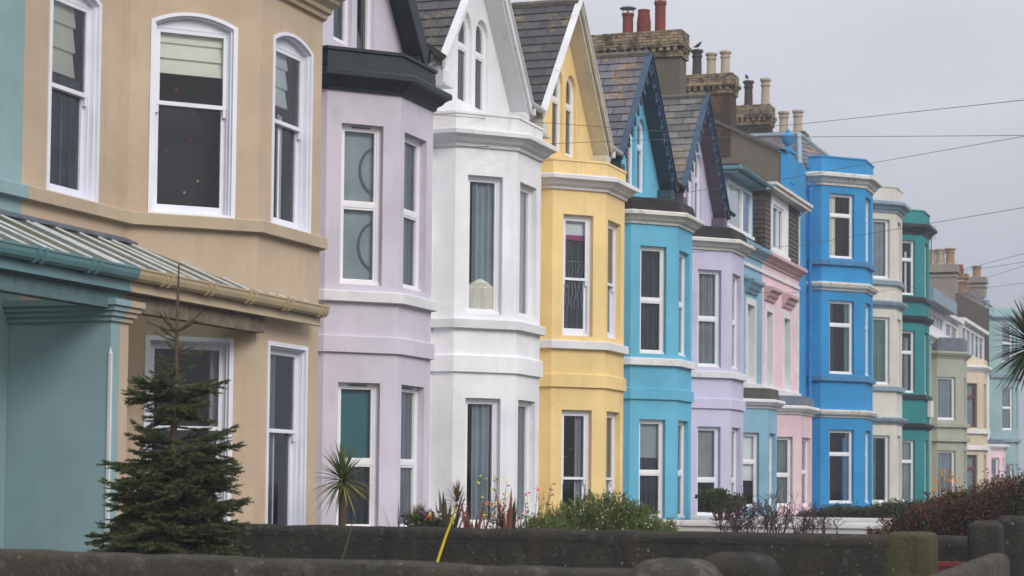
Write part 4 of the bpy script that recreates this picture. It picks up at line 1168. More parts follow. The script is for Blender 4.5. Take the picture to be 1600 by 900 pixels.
for k in range(7): mb.tube([(-3.9 - .22, 101.5, 14.0 + k * .1), (-3.9 + .22, 101.5, 14.0 + k * .1)], .012, 5)
mb.tube([(-3.9, 101.15, 14.3), (-3.9, 101.95, 14.3)], .016, 5)
mb.build('aerial', M['pipe_black'], re)

# ------------------------------------------------------------------ garden walls and piers
M['stonetop'] = oldwall('wall_top', (.050, .047, .041), (.072, .061, .045), (.12, .11, .09), .52)
def garden_wall(label, x0, x1, y, ztop, th=.26, body='stonetop', cop='stonetop', zb=.1, seed=0, round_=True, discs=0, group=None, fall=0.):
    """wall across the gardens with a rounded, slightly uneven coping; y is its near face"""
    r_ = random.Random(seed)
    root = thing('garden_wall', label, 'wall', ((x0 + x1) / 2, y + th / 2, zb), group)
    mb = MB(); mb.box((x0, y, zb), (x1, y + th, ztop - .09 - fall)); mb.build('wall', M[body], root)
    mb = MB(); n = max(6, int((x1 - x0) / .055)); from mathutils import noise as mn; prev = None
    for i in range(n + 1):
        x = x0 + (x1 - x0) * i / n
        j = mn.fractal(Vector((x * 2.2, y, 3)), .8, 2.1, 5) * .012; k = mn.fractal(Vector((x * 2.6, y, 9)), .8, 2.1, 5) * .012
        if round_: pr = [(-.004 + k * .3, -.10 - fall), (-.006 + k, -.055), (.012 + k, -.022 + j), (.06, .0 + j), (th - .06, .0 + j), (th - .012 - k, -.022 + j), (th + .006, -.055), (th + .004, -.10 - fall)]
        else: pr = [(-.04, -.10), (-.04, -.012), (-.03, 0), (th + .03, 0), (th + .04, -.012), (th + .04, -.10)]
        cur = [(x, y + a, ztop + b - fall * i / n) for a, b in pr]
        if prev:
            for q in range(len(pr)): mb.face((prev[q], cur[q], cur[(q + 1) % len(pr)], prev[(q + 1) % len(pr)]))
        else: mb.face(cur)
        prev = cur
    mb.face(prev[::-1]); mb.build('coping', M[cop], root, smooth=True)
    if discs:
        mb = MB()
        for (x, z, r) in discs:
            for q in range(18):
                t0, t1 = 2 * math.pi * q / 18, 2 * math.pi * (q + 1) / 18; w0 = .78 + .06 * math.sin(q * 2.3); w1 = .78 + .06 * math.sin((q + 1) % 18 * 2.3)
                mb.face([(x + r * k_ * math.cos(t), y - .009, z + r * .9 * k_ * math.sin(t)) for k_, t in ((1, t0), (1, t1), (w1, t1), (w0, t0))])
        mb.build('lichen_patch', M['lichenpatch'], root)
    return root
M['lichenpatch'] = weathered('lichen_patch', (.105, .10, .088), (.05, .047, .042), .9, .42, 30.)
garden_wall('dark coped garden wall nearest the camera along the bottom edge', -.9, 7.25, 11.6, 1.185, fall=.075, group='garden walls', seed=1, discs=[(3.03, 1.05, .03), (3.57, 1.045, .037), (5.27, 1.045, .05), (6.06, 1.035, .045)])
garden_wall('dark mossy garden wall behind the fir tree, running to the gate piers', .125, 8.62, 17.62, 1.215, body='stone', cop='stone', group='garden walls', seed=2, discs=[(2.07, 1.02, .035)])
garden_wall('whitewashed low garden wall in front of the bare purple twigs', -.3, 4.9, 37.3, 1.0, .3, 'whitewall', 'whitewall', group='garden walls', seed=3, round_=False)
garden_wall('whitewashed garden wall with a rusty coping behind the round shrub', -.9, 5.2, 42.4, 1.02, .26, 'whitewall', 'whitewall', group='garden walls', seed=4, round_=False)
mb = MB(); mb.box((-.3, 41.9, .75), (4.9, 42.1, .905))
tag(mb.build('wall_kerb', M['rust'], loc=(2, 42, .75)), 'rust brown kerb strip between the two whitewashed walls', 'kerb')

def stone_pier(label, x, y, w_, d_, ztop, mat, rx=.10, zb=.1, group=None, seed=0):
    r_ = random.Random(seed); mb = MB()
    nz_ = 16; k = 28; R = []
    H_ = ztop - zb
    def sq(a, hw_, hd_, e_=8.):
        c, s_ = math.cos(a), math.sin(a); q = (abs(c) ** e_ + abs(s_) ** e_) ** (-1 / e_)
        return hw_ * c * q, hd_ * s_ * q
    for i in range(nz_):
        t = i / (nz_ - 1)
        if t < .5: z = zb + (H_ - rx) * t / .5; o = 0
        else:
            a = (t - .5) / .5 * math.pi / 2; z = zb + H_ - rx + rx * math.sin(a); o = rx * 1.3 * (1 - math.cos(a))
        ring_ = []
        for q in range(k):
            px, py = sq(2 * math.pi * q / k + .05, max(.02, w_ / 2 - o), max(.02, d_ / 2 - o))
            j = r_.uniform(-.006, .006)
            ring_.append((x + px * (1 + j), y + py * (1 + j), z + j))
        R.append(ring_)
    for a, b in zip(R, R[1:]):
        for q in range(k): mb.face((a[q], a[(q + 1) % k], b[(q + 1) % k], b[q]))
    mb.face(R[-1])
    o = mb.build('gate_pier', M[mat], loc=(x, y, zb), smooth=True)
    return tag(o, label, 'gate pier', group)
stone_pier('rounded grey stone pier top at the end of the nearest wall, lower of the two', 7.42, 11.75, .52, .46, 1.185, 'coping', .14, group='rounded stone gate piers', seed=5)
stone_pier('rounded dark stone pier top just behind the lowest pier at the bottom edge', 7.52, 12.95, .46, .46, 1.19, 'stone', .12, group='rounded stone gate piers', seed=6)
stone_pier('mossy green gate pier with a flat rounded top', 8.12, 16.3, .37, .34, 1.275, 'mossstone', .05, group='rounded stone gate piers', seed=7)
stone_pier('tall dark gate pier at the right, in front of its twin', 8.58, 17.2, .27, .34, 1.36, 'stone', .07, group='rounded stone gate piers', seed=8)
stone_pier('tallest dark pier at the right edge, half hidden by its twin', 8.66, 18.6, .32, .32, 1.385, 'stone', .08, group='rounded stone gate piers', seed=9)
# sloping street wall coping at the bottom right
mb = MB(); a = Vector((8.62, 12.2, 1.00)); b = Vector((8.72, 16.75, 1.11)); d = b - a
n = 14; prev = None
for i in range(n + 1):
    p = a + d * i / n
    cur = [p + Vector(q) for q in ((-.10, 0, -.95), (-.10, 0, -.06), (-.075, 0, -.015), (-.03, 0, .004 * math.sin(i * 2.1)), (.03, 0, 0), (.075, 0, -.015), (.10, 0, -.06), (.10, 0, -.95))]
    if prev:
        for q in range(8): mb.face((prev[q], cur[q], cur[(q + 1) % 8], prev[(q + 1) % 8]))
    else: mb.face(cur)
    prev = cur
mb.face(prev[::-1])
tag(mb.build('street_wall', M['stonetop'], loc=(8.6, 14.5, .1), smooth=True), 'grey coped street wall slanting up to the tall dark pier at bottom right', 'wall')
# dark red garden gate between the piers
root = thing('garden_gate', 'dark red painted gate top between the mossy pier and the tall dark pier', 'gate', (8.3, 17.0, .45))
mb = MB(); gF = Face((8.02, 16.95), (8.46, 17.05))
for k in range(5): bar(mb, gF, .004 + k * .09, .086 + k * .09, .5, .985, -.015, .015)
mb.build('board', M['redpaint'], root)
mb = MB(); bar(mb, gF, 0, .45, .985, 1.02, -.03, .03); bar(mb, gF, 0, .45, .6, .66, .016, .05); mb.build('rail', M['redpaint'], root)

# ------------------------------------------------------------------ planting
def leaf_quads(P, D, L, W, N=None):
    """diamond leaves: bases P, directions D (unit), lengths L, widths W"""
    P = np.asarray(P, float); D = np.asarray(D, float); n = len(P)
    L = np.broadcast_to(np.asarray(L, float), (n,))[:, None]; W = np.broadcast_to(np.asarray(W, float), (n,))[:, None]
    if N is None: N = rng.normal(size=(n, 3))
    Sd = np.cross(D, N); Sd /= (np.linalg.norm(Sd, axis=1, keepdims=True) + 1e-9)
    V = np.stack([P, P + D * L * .45 + Sd * W * .5, P + D * L, P + D * L * .45 - Sd * W * .5], 1).reshape(-1, 3)
    F_ = np.arange(n * 4).reshape(n, 4)
    return V, F_
def unit(v): return v / (np.linalg.norm(v, axis=-1, keepdims=True) + 1e-9)
def leaf_obj(name, sets, mats, parent=None, loc=None):
    """one mesh from several (V, F, material index) sets"""
    o0 = np.array(origin(parent) if parent else loc)
    Vs, Fs, Ms, off = [], [], [], 0
    for V, F_, mi in sets:
        Vs.append(V - o0); Fs.append(F_ + off); Ms.append(np.full(len(F_), mi)); off += len(V)
    V = np.concatenate(Vs); F_ = np.concatenate(Fs); Mi = np.concatenate(Ms)
    me = bpy.data.meshes.new(name); me.vertices.add(len(V)); me.vertices.foreach_set('co', V.ravel())
    me.loops.add(F_.size); me.loops.foreach_set('vertex_index', F_.ravel().astype(np.int32))
    me.polygons.add(len(F_)); me.polygons.foreach_set('loop_start', (np.arange(len(F_)) * 4).astype(np.int32))
    for mm in mats: me.materials.append(M[mm])
    me.polygons.foreach_set('material_index', Mi.astype(np.int32))
    me.update(calc_edges=True); me.validate()
    o = bpy.data.objects.new(name, me); COL.objects.link(o)
    if parent: o.parent = parent
    else: o.location = o0; ORG[o.name] = Vector(o0)
    return o

# ---- fir tree
root = thing('fir_tree', 'young dark fir tree with a long bare leader in front of the beige house', 'tree', (2.42, 14.7, .45))
fx, fy = 2.42, 14.7
mb = MB(); mb.tube([(fx, fy, .4), (fx + .005, fy, 1.2), (fx - .005, fy, 1.9), (fx + .01, fy, 2.4), (fx + .012, fy, 2.85), (fx + .02, fy, 3.38)], [.055, .042, .032, .022, .014, .007], 8)
mb.build('trunk', M['bark'], root, smooth=True)
br = MB(); NP, ND, NL, NM = [], [], [], []
def needles(p, q, dens, ln, mi, sag=0):
    p = np.array(p); q = np.array(q); L_ = np.linalg.norm(q - p); n = max(3, int(L_ * dens)); d = (q - p) / (L_ + 1e-9)
    t = rng.random(n); base = p + (q - p) * t[:, None] + np.array([0, 0, -sag]) * (4 * t * (1 - t))[:, None]
    r_ = unit(rng.normal(size=(n, 3))); r_[:, 2] = np.abs(r_[:, 2]) * .7 + .1
    r_ -= (r_ @ d)[:, None] * d
    dd = unit(unit(r_) * .75 + d * .75)
    NP.append(base); ND.append(dd); NL.append(rng.uniform(.7, 1.2, n) * ln); NM.append(np.full(n, mi))
def fir_branch(z, ln, az, el, dens=520, twigs=True, mi=0, tipmi=0, nl=.026):
    d = np.array([math.cos(az) * math.cos(el), math.sin(az) * math.cos(el), math.sin(el)])
    s_ = np.array([-math.sin(az), math.cos(az), 0])
    p0 = np.array([fx, fy, z]); pts = []
    for t in np.linspace(0, 1, 7):
        pts.append(p0 + d * ln * t + np.array([0, 0, (-.16 * t + .16 * t * t * 1.25) * ln]))
    br.tube(pts, list(np.linspace(.010, .003, 7) * (.6 + ln)), 5)
    for a, b in zip(pts, pts[1:]): needles(a, b, dens, nl, mi)
    if twigs:
        k = int(ln / .052)
        for i in range(1, k):
            t = .14 + .86 * i / k
            base = p0 + d * ln * t + np.array([0, 0, (-.16 * t + .2 * t * t) * ln])
            for sg in (-1, 1):
                tl = ln * (.52 * (1 - t) + .10) * rng.uniform(.7, 1.15)
                dd = unit(d * .85 + s_ * sg * .75 + np.array([0, 0, rng.uniform(-.35, .22)]))
                tip = base + dd * tl
                br.tube([base, tip], [.0035, .0018], 3)
                needles(base, tip, dens, nl * .95, 1 if rng.random() < .12 else mi, .01)
                if tl > .13:
                    for u in (.45, .75):
                        b2 = base + dd * tl * u
                        for s2 in (-1, 1):
                            d2 = unit(dd * .8 + np.cross(dd, [0, 0, 1]) * s2 * .7 + np.array([0, 0, rng.uniform(-.25, .05)]))
                            needles(b2, b2 + d2 * tl * .38, dens * .9, nl * .9, mi, .005)
for i in range(12): fir_branch(rng.uniform(2.42, 2.78), rng.uniform(.10, .24), rng.uniform(0, 6.28), rng.uniform(.05, .6), 420, i % 2 == 0, 0, 1, .02)
# pale bare shoots under the leader
for az, el in ((.4, .62), (2.6, .70), (3.3, .30), (5.9, .24), (1.5, .5), (4.6, .5)): fir_branch(2.83, .26, az, el, 520, False, 1, 1, .022)
needles((fx, fy, 2.88), (fx + .02, fy, 3.38), 130, .012, 1)
for az in (.2, 2.9, 4.3, 1.4): fir_branch(2.60 + rng.uniform(-.05, .05), .17, az, .2, 300, False, 1, 1, .018)
for az in (.7, 3.4, 5.2, 2.2): fir_branch(2.50 + rng.uniform(-.04, .04), .17, az, .2, 480, False, 0, 1, .024)
for az in (.1, 1.3, 3.0, 4.4): fir_branch(2.70 + rng.uniform(-.04, .04), .11, az, .5, 400, False, 1, 1, .02)
needles((fx + .01, fy, 2.4), (fx + .012, fy, 2.88), 200, .018, 1)
def whorl(z, n, ln, el, jit=.22, a0=None):
    a0 = rng.random() * 6 if a0 is None else a0
    for i in range(n):
        fir_branch(z + rng.uniform(-.04, .04), ln * rng.uniform(1 - jit * 1.6, 1 + jit), a0 + 2 * math.pi * i / n + rng.uniform(-.25, .25), el + rng.uniform(-.22, .24))
whorl(2.36, 6, .38, .12); whorl(2.26, 6, .34, .0); whorl(2.16, 5, .30, -.1)
fir_branch(2.30, .50, math.pi - .2, .10); fir_branch(2.36, .46, .15, .12); fir_branch(2.05, .32, 3.4, -.05); fir_branch(2.06, .30, .3, -.1)
whorl(2.31, 5, .33, .05); whorl(2.21, 5, .30, -.06); whorl(1.79, 7, .45, -.1); whorl(1.68, 8, .46, -.12); whorl(1.46, 8, .50, -.14); whorl(1.22, 8, .52, -.16); whorl(1.09, 8, .55, -.16); whorl(1.92, 7, .47, .10); whorl(1.84, 7, .50, .02); whorl(1.74, 8, .47, -.04); whorl(1.62, 8, .50, -.02); whorl(1.52, 8, .53, -.06)
whorl(1.40, 8, .54, -.06); whorl(1.28, 9, .57, -.08); whorl(1.16, 9, .60, -.08); whorl(1.02, 9, .64, -.08); whorl(.88, 9, .66, -.1); whorl(.70, 9, .68, -.1)
fir_branch(1.16, .80, math.pi - .1, -.02); fir_branch(1.25, .64, .1, -.05); fir_branch(1.75, .62, 3.25, -.0); fir_branch(1.86, .58, .2, .08); fir_branch(1.72, .62, -.1, .02)
for i in range(48):
    z = rng.uniform(.75, 1.95); ln = (.40 + .30 * (1.95 - z) / 1.1) * rng.uniform(.55, 1.15)
    fir_branch(z, ln, rng.uniform(0, 6.28), rng.uniform(-.42, .42), 460)
for i in range(14): fir_branch(rng.uniform(2.1, 2.4), rng.uniform(.2, .36), rng.uniform(0, 6.28), rng.uniform(-.3, .45), 460)
br.build('limb', M['bark'], root)
V, F_ = leaf_quads(np.concatenate(NP), np.concatenate(ND), np.concatenate(NL), .0066)
mi = np.concatenate(NM)
sets = []
for k in (0, 1):
    idx = np.where(mi == k)[0]; sets.append((V.reshape(-1, 4, 3)[idx].reshape(-1, 3), np.arange(len(idx) * 4).reshape(-1, 4), k))
leaf_obj('crown', sets, ['fir', 'firtip'], root)

# ---- strap leaved plants
def strap(mb, base, d, L, w_, droop, n=6):
    base = Vector(base); d = Vector(d).normalized(); side = d.cross(Vector((0, 0, 1)))
    side = side.normalized() if side.length > .05 else Vector((1, 0, 0))
    pr = None; p = base.copy()
    for i in range(n + 1):
        t = i / n; ww = w_ * (1 - t) ** .6 * (.55 + .45 * min(1, t * 5)) / 2 + .0005
        q = base + d * L * t + Vector((0, 0, -droop * L * t * t))
        nn = side.cross(d).normalized() * ww * .35
        cur = (q - side * ww + nn, q, q + side * ww + nn)
        if pr:
            mb.face((pr[0], pr[1], cur[1], cur[0])); mb.face((pr[1], pr[2], cur[2], cur[1]))
        pr = cur
def rosette(root, c, n, L, w_, elr, droop, mats, name='leaves', old=.15, tilt=None):
    mb = MB()
    for i in range(n):
        az = i * 2.39996 + random.uniform(-.2, .2); t = i / n
        el = elr[1] + (elr[0] - elr[1]) * t + random.uniform(-.12, .12)
        d = Vector((math.cos(az) * math.cos(el), math.sin(az) * math.cos(el), math.sin(el)))
        mb.cur = 1 if (len(mats) > 1 and (el < elr[0] + .35 and random.random() < .5 or random.random() < old)) else 0
        strap(mb, Vector(c) + Vector((0, 0, .04 * math.sin(el))), d, L * random.uniform(.75, 1.1), w_, droop * (1.2 - math.sin(max(0, el))) * random.uniform(.6, 1.3))
    return mb.build(name, [M[k] for k in mats], root)
root = thing('cordyline', 'spiky green cordyline on a slim trunk before the lilac ground floor window', 'plant', (.84, 21.5, .8))
mb = MB(); mb.tube([(.83, 21.5, .78), (.84, 21.5, 1.2), (.835, 21.5, 1.66)], [.052, .046, .044], 8); mb.build('trunk', M['bark'], root, smooth=True)
rosette(root, (.835, 21.5, 1.64), 190, .44, .024, (-.5, 1.45), .28, ['cordy', 'cordyyel'], old=.06)
mb = MB(); strap(mb, (.80, 21.5, 1.62), (-.5, 0, -.75), .55, .014, .1); strap(mb, (.85, 21.5, 1.62), (.9, -.1, -.12), .42, .022, .25); mb.build('withered_leaf', M['cordyyel'], root)
root = thing('palm', 'dark spiky palm crown at the right edge', 'tree', (8.22, 25.0, .2))
mb = MB(); mb.tube([(8.24, 25, .1), (8.28, 25, 1.6), (8.26, 25, 3.25)], [.10, .085, .08], 10); mb.build('trunk', M['bark'], root, smooth=True)
rosette(root, (8.24, 25.0, 3.32), 300, .64, .046, (-.9, 1.35), .16, ['palm'], 'crown')

# plants between the walls, before the white house
def sword_plant(label, c, n, L, w_, mats, spread=.5, cat='plant', az0=None):
    root = thing('sword_leaved_plant', label, cat, c)
    mb = MB()
    for i in range(n):
        az = i * 2.39996; el = math.pi / 2 - abs(random.gauss(0, spread))
        d = Vector((math.cos(az) * math.cos(el), math.sin(az) * math.cos(el) * .6, math.sin(el)))
        mb.cur = random.randrange(len(mats)); strap(mb, Vector(c) + Vector((math.cos(az) * .04, math.sin(az) * .04, 0)), d, L * random.uniform(.65, 1.1), w_, .12)
    mb.build('leaves', [M[k] for k in mats], root)
    return root
sword_plant('bronze green sword leaved plant beside the yellow stalked plant', (3.02, 19.2, .85), 16, .76, .075, ['phormium'], .22)
sword_plant('red sword leaved plant right of the yellow flowers', (3.70, 19.2, .85), 14, .78, .065, ['redphormium', 'phormium'], .10)
sword_plant('red sword leaved plant left of the yellow flowers', (3.38, 19.0, .85), 9, .74, .075, ['redphormium'], .34)
sword_plant('thin purple leaved plant left of the flower planter', (2.56, 19.2, .85), 14, .66, .014, ['purpleleaf'], .26)
root = thing('yellow_stalked_plant', 'plant with a leaning bright yellow stalk and a straw coloured spiky head', 'plant', (4.1, 16.2, .45))
mb = MB(); mb.tube([(3.98, 16.2, .40), (4.08, 16.2, .80), (4.155, 16.2, 1.02), (4.21, 16.2, 1.18), (4.265, 16.2, 1.32), (4.30, 16.2, 1.44)], [.0125, .012, .0115, .010, .009, .009], 7); mb.build('stalk', M['yellow_petal'], root, smooth=True)
rosette(root, (4.305, 16.2, 1.45), 100, .17, .009, (-.3, 1.4), .15, ['drygrass', 'redphormium'], 'head')
mb = MB(); strap(mb, (4.27, 16.2, 1.40), (-.75, 0, -.8), .30, .04, .1); strap(mb, (4.28, 16.2, 1.38), (.8, .1, -.5), .22, .035, .2); strap(mb, (4.29, 16.2, 1.38), (.9, -.1, -.35), .2, .03, .25); mb.build('leaves', M['phormium'], root)
mb = MB(); mb.tube([(3.14, 16.3, .42), (3.20, 16.3, .95), (3.28, 16.3, 1.20), (3.30, 16.3, 1.30)], [.008, .007, .006, .003], 6)
o = mb.build('green_stem', M['cordy'], loc=(3.14, 16.3, .45), smooth=True); tag(o, 'thin green stem bending before the dark wall below the planter', 'plant')

# planter with bedding flowers
root = thing('flower_planter', 'dark planter of white, orange and pink flowers beside the lilac bay', 'planter', (2.82, 19.3, .8))
mb = MB(); mb.prism([(2.68, 19.15, .78), (2.97, 19.15, .78), (3.0, 19.15, 1.24), (2.65, 19.15, 1.24)], (0, .3, 0)); mb.build('pot', M['pot'], root)
P = rng.uniform((2.63, 19.12, 1.2), (3.0, 19.45, 1.30), (420, 3)); D = unit(rng.normal(size=(420, 3)) + [0, 0, .8])
P2 = rng.uniform((2.64, 19.2, 1.2), (2.74, 19.4, 1.28), (120, 3)); D2 = unit(rng.normal(size=(120, 3)) * .4 + [0, 0, 1])
leaf_obj('foliage', [(*leaf_quads(P, D, .05, .025), 0), (*leaf_quads(P2, D2, .17, .012), 1), (*leaf_quads(P[:130] + [-.08, 0, .0], D[:130], .06, .03), 2)], ['bush', 'drygrass', 'purpleleaf'], root)
def blossom(mb, c, r, mi, n=6):
    """small ruffled flower of petals facing the light"""
    c = Vector(c); N = Vector((random.gauss(.3, .3), random.gauss(-.8, .3), random.gauss(.5, .3))).normalized(); u = N.orthogonal().normalized(); v = N.cross(u); mb.cur = mi
    for k in range(n):
        a = 2 * math.pi * k / n; d = u * math.cos(a) + v * math.sin(a); s_ = N.cross(d)
        mb.face((c, c + d * r * .6 + s_ * r * .42 + N * r * .15, c + d * r + N * r * .3, c + d * r * .6 - s_ * r * .42 + N * r * .15))
mb = MB()
for i in range(60):
    x = random.uniform(2.76, 2.97); mi = 1 if x < 2.82 else (2 if x < 2.89 else 0)
    blossom(mb, (x, 19.16 + random.uniform(0, .15), 1.25 + random.uniform(0, .07)), .018, mi)
for i in range(5): blossom(mb, (2.76 + random.uniform(-.02, .06), 19.2, 1.31 + random.uniform(-.01, .03)), .02, 3)
mb.build('blossom', [M['white_petal'], M['pink_petal'], M['orange_petal'], M['purple_petal']], root)

# airy flowering plants on thin stems
def airy(name, label, c, stems, spread, zr, fl, leafmat, nleaf, lean=(0, 0), cat='plant', blossoms=(1, 3), fr=.016):
    root = thing(name, label, cat, c); mb = MB(); fb = MB(); P, D = [], []
    for i in range(stems):
        x = random.gauss(0, spread); y = random.gauss(0, spread * .6); h_ = random.uniform(*zr)
        b = Vector(c) + Vector((x * .3, y * .3, 0)); tp = Vector(c) + Vector((x + lean[0], y + lean[1], h_)); mid = (b + tp) / 2 + Vector((random.uniform(-.03, .03), 0, .03))
        mb.tube([b, mid, tp], [.004, .003, .0015], 4)
        for k in range(nleaf):
            t = random.random(); q = b.lerp(tp, t); P.append(q); D.append((random.gauss(0, 1), random.gauss(0, 1), random.gauss(.3, .6)))
        for k in range(random.randint(*blossoms)):
            blossom(fb, tp + Vector((random.gauss(0, .02), random.gauss(0, .02), random.uniform(-.06, .02))), fr * random.uniform(.7, 1.2), random.randrange(len(fl)), 5)
    mb.build('stem', M['twig' if leafmat != 'bush' else leafmat], root)
    leaf_obj('leaves', [(*leaf_quads(P, unit(np.array(D)), rng.uniform(.03, .06, len(P)), .018), 0)], [leafmat], root)
    fb.build('blossom', [M[k] for k in fl], root)
    return root
airy('yellow_flowered_plant', 'airy plant dotted with small yellow flowers before the white bay window', (3.42, 19.4, .8), 22, .12, (.45, .93), ['yellow_petal'], 'bush', 7, (.04, 0), fr=.013)
airy('red_flowered_plant', 'small plant with red and orange flowers beside the yellow flowered plant', (3.58, 19.3, .8), 24, .09, (.38, .68), ['red_petal', 'orange_petal', 'pale_petal'], 'redleaf', 9, (.0, 0), fr=.014)
airy('fuchsia', 'wispy fuchsia with a few hanging pink flowers left of the white flowered bush', (3.84, 19.6, .8), 22, .15, (.4, .85), ['pink_petal'], 'bush', 10, (.03, 0), blossoms=(0, 1), fr=.018)

# ---- bushes made of many upright sprigs
def sprig_bush(name, label, c, rad, H, n, leafmat, lw=(.035, .009), stem='bark', flowers=None, nf=0, cat='bush', dens=70, lean=.35, profile=None, twig_r=.004):
    root = thing(name, label, cat, c); mb = MB(); P, D = [], []; tips = []
    for i in range(n):
        a = random.random() * 2 * math.pi; r_ = math.sqrt(random.random())
        x, y = math.cos(a) * r_ * rad[0], math.sin(a) * r_ * rad[1]
        h_ = H * (1 - .55 * r_ ** 2.2) * random.uniform(.7, 1.08)
        if profile: h_ *= profile(x / rad[0])
        b = Vector(c) + Vector((x * .72, y * .72, 0)); tp = Vector(c) + Vector((x + random.gauss(0, .04) + x * lean * .4, y + random.gauss(0, .04), h_))
        mid = b.lerp(tp, .5) + Vector((random.gauss(0, .02), random.gauss(0, .02), 0)); pts = [b, mid, tp]
        mb.tube(pts, [twig_r, twig_r * .7, twig_r * .3], 3)
        k = int(h_ * dens); t = rng.random(k) ** .75
        for q in t:
            p = b.lerp(mid, q * 2) if q < .5 else mid.lerp(tp, q * 2 - 1); P.append(p)
            ax = (tp - b).normalized(); D.append(np.array(ax) * .8 + rng.normal(size=3) * .6)
        tips.append(tp)
    mb.build('stem', M[stem], root)
    P = np.array([tuple(p) for p in P]); D = unit(np.array(D))
    leaf_obj('foliage', [(*leaf_quads(P, D, rng.uniform(.7, 1.3, len(P)) * lw[0], lw[1]), 0)], [leafmat], root)
    if flowers:
        fb = MB()
        for i in range(nf):
            p = random.choice(tips); blossom(fb, Vector(p) + Vector((random.gauss(0, .05), random.gauss(0, .05), -abs(random.gauss(0, .16)))), .0075, 0, 4)
        fb.build('blossom', M[flowers], root)
    return root
sprig_bush('flowering_bush', 'feathery green bush with tiny white flowers below the yellow house', (4.34, 20.2, .8), (.68, .5), .72, 900, 'bush', (.05, .011), 'bark', 'white_petal', 420, dens=95)
sprig_bush('flowering_bush', 'low green bush with white flowers at the foot of the white house', (3.96, 19.4, .8), (.34, .3), .52, 320, 'bush', (.05, .011), 'bark', 'white_petal', 190, dens=95)
sprig_bush('rosemary_bush', 'low wispy green bush at the right end of the white flowered bush', (4.93, 20.0, .8), (.36, .3), .54, 280, 'bush', (.055, .010), 'bark', 'white_petal', 60, dens=90)

# ---- round shrub on red stems
root = thing('round_shrub', 'small round topped shrub on bare reddish stems before the turquoise house', 'shrub', (.85, 39.6, .8))
mb = MB(); P, D = [], []
c0 = Vector((.85, 39.6, .85))
for i in range(16):
    a = i * 2.4; tp = c0 + Vector((math.cos(a) * random.uniform(.1, .40), math.sin(a) * .3, random.uniform(.34, .62)))
    mb.tube([c0 + Vector((math.cos(a) * .05, math.sin(a) * .05, -.05)), c0.lerp(tp, .5) + Vector((0, 0, -.04)), tp], [.022, .016, .008], 6)
    for k in range(150):
        v = unit(rng.normal(size=3)); P.append(np.array(tp) + v * np.array([.17, .15, .12]) * rng.random() ** .4); D.append(v + [0, 0, .3])
mb.build('stem', M['redphormium'], root)
leaf_obj('foliage', [(*leaf_quads(np.array(P), unit(np.array(D)), rng.uniform(.05, .085, len(P)), .038), 0)], ['topiary'], root)

# ---- bare purple twigs
def twigs(label, c, n, spread, H, mats=('twig',), berries=None, leafn=0, lm=None, lean=0):
    root = thing('bare_shrub', label, 'shrub', c); mb = MB(); P = []
    def grow(p, d, L, r_, k):
        q = p + d * L; mid = p + d * L * .5 + Vector((random.gauss(0, L * .07), random.gauss(0, L * .07), random.gauss(0, L * .04)))
        mb.tube([p, mid, q], [r_, r_ * .85, r_ * .65], 4, caps=False)
        P.append(q); P.append(mid)
        if k:
            for j in range(random.choice((2, 2, 3))):
                nd = (d + Vector((random.gauss(0, .42), random.gauss(0, .42), random.gauss(.05, .32)))).normalized()
                grow(p + d * L * random.uniform(.45, 1), nd, L * random.uniform(.5, .8), r_ * .66, k - 1)
    for i in range(n):
        b = Vector(c) + Vector((random.uniform(-1, 1) * spread, random.uniform(-.4, .4), 0))
        d = Vector((random.gauss(lean, .35), random.gauss(0, .3), 1)).normalized()
        grow(b, d, H * random.uniform(.35, .55), .0095, 4)
    mb.build('branch', M['twig'], root)
    if lm:
        Q = np.array([tuple(p) for p in P]); Q = Q[rng.integers(0, len(Q), leafn)] + rng.normal(size=(leafn, 3)) * .012
        leaf_obj('leaves', [(*leaf_quads(Q, unit(rng.normal(size=(leafn, 3))), .028, .016), 0)], [lm], root)
    return root
twigs('tangle of bare purple brown twigs over the whitewashed wall', (3.9, 29.8, .80), 28, .50, .72, leafn=700, lm='purpleleaf', lean=.1)
twigs('sparse leaning purple twigs at the right of the tangle', (4.45, 30.2, .80), 16, .42, .46, leafn=300, lm='purpleleaf', lean=.35)
twigs('few bare twigs with dark red leaves left of the tangle', (3.35, 30.0, .80), 9, .16, .66, leafn=350, lm='purpleleaf')
twigs('dead stalks standing in front of the bright blue house', (1.3, 44.0, .80), 9, .6, .60, leafn=150, lm='redleaf')

# ---- hedge and russet shrub
def mass(name, label, cat, c, half, n, mats, ll=.07, lw=.035, topf=None, holes=.0, core=None):
    """irregular clipped or wild mass of leaf clumps"""
    root = thing(name, label, cat, c)
    K = int(n / 26); cl = []
    while len(cl) < K:
        x, y, z = rng.uniform(-1, 1), rng.uniform(-1, 1), rng.random() ** .7
        top = topf(x) if topf else 1
        cl.append((x * half[0], y * half[1], z * half[2] * top + rng.normal() * .02))
    cl = np.array(cl) + np.array(c); idx = rng.integers(0, K, n)
    P = cl[idx] + rng.normal(size=(n, 3)) * np.array([.075, .075, .055]); D = unit(rng.normal(size=(n, 3)) + [0, 0, .35])
    tone = rng.integers(0, len(mats), K)[idx]
    sets = []
    for k in range(len(mats)):
        q = np.where(tone == k)[0]
        if len(q): sets.append((*leaf_quads(P[q], D[q], rng.uniform(.7, 1.3, len(q)) * ll, lw), k))
    leaf_obj('foliage', sets, mats, root)
    mb = MB()
    for i in range(K // 3):
        p = cl[i]; b = Vector((p[0] * .9 + c[0] * .1, p[1], c[2])); mb.tube([b, Vector(p)], [.008, .003], 3, caps=False)
    mb.build('stem', M['twig'], root)
    return root
mass('hedge', 'low dark green hedge in front of the bright blue house', 'hedge', (2.9, 46.0, .8), (1.75, .55, .66), 30000, ['hedge', 'hedge', 'darkleaf'], .06, .03, lambda x: .62 + .25 * x + .08 * math.sin(x * 9))
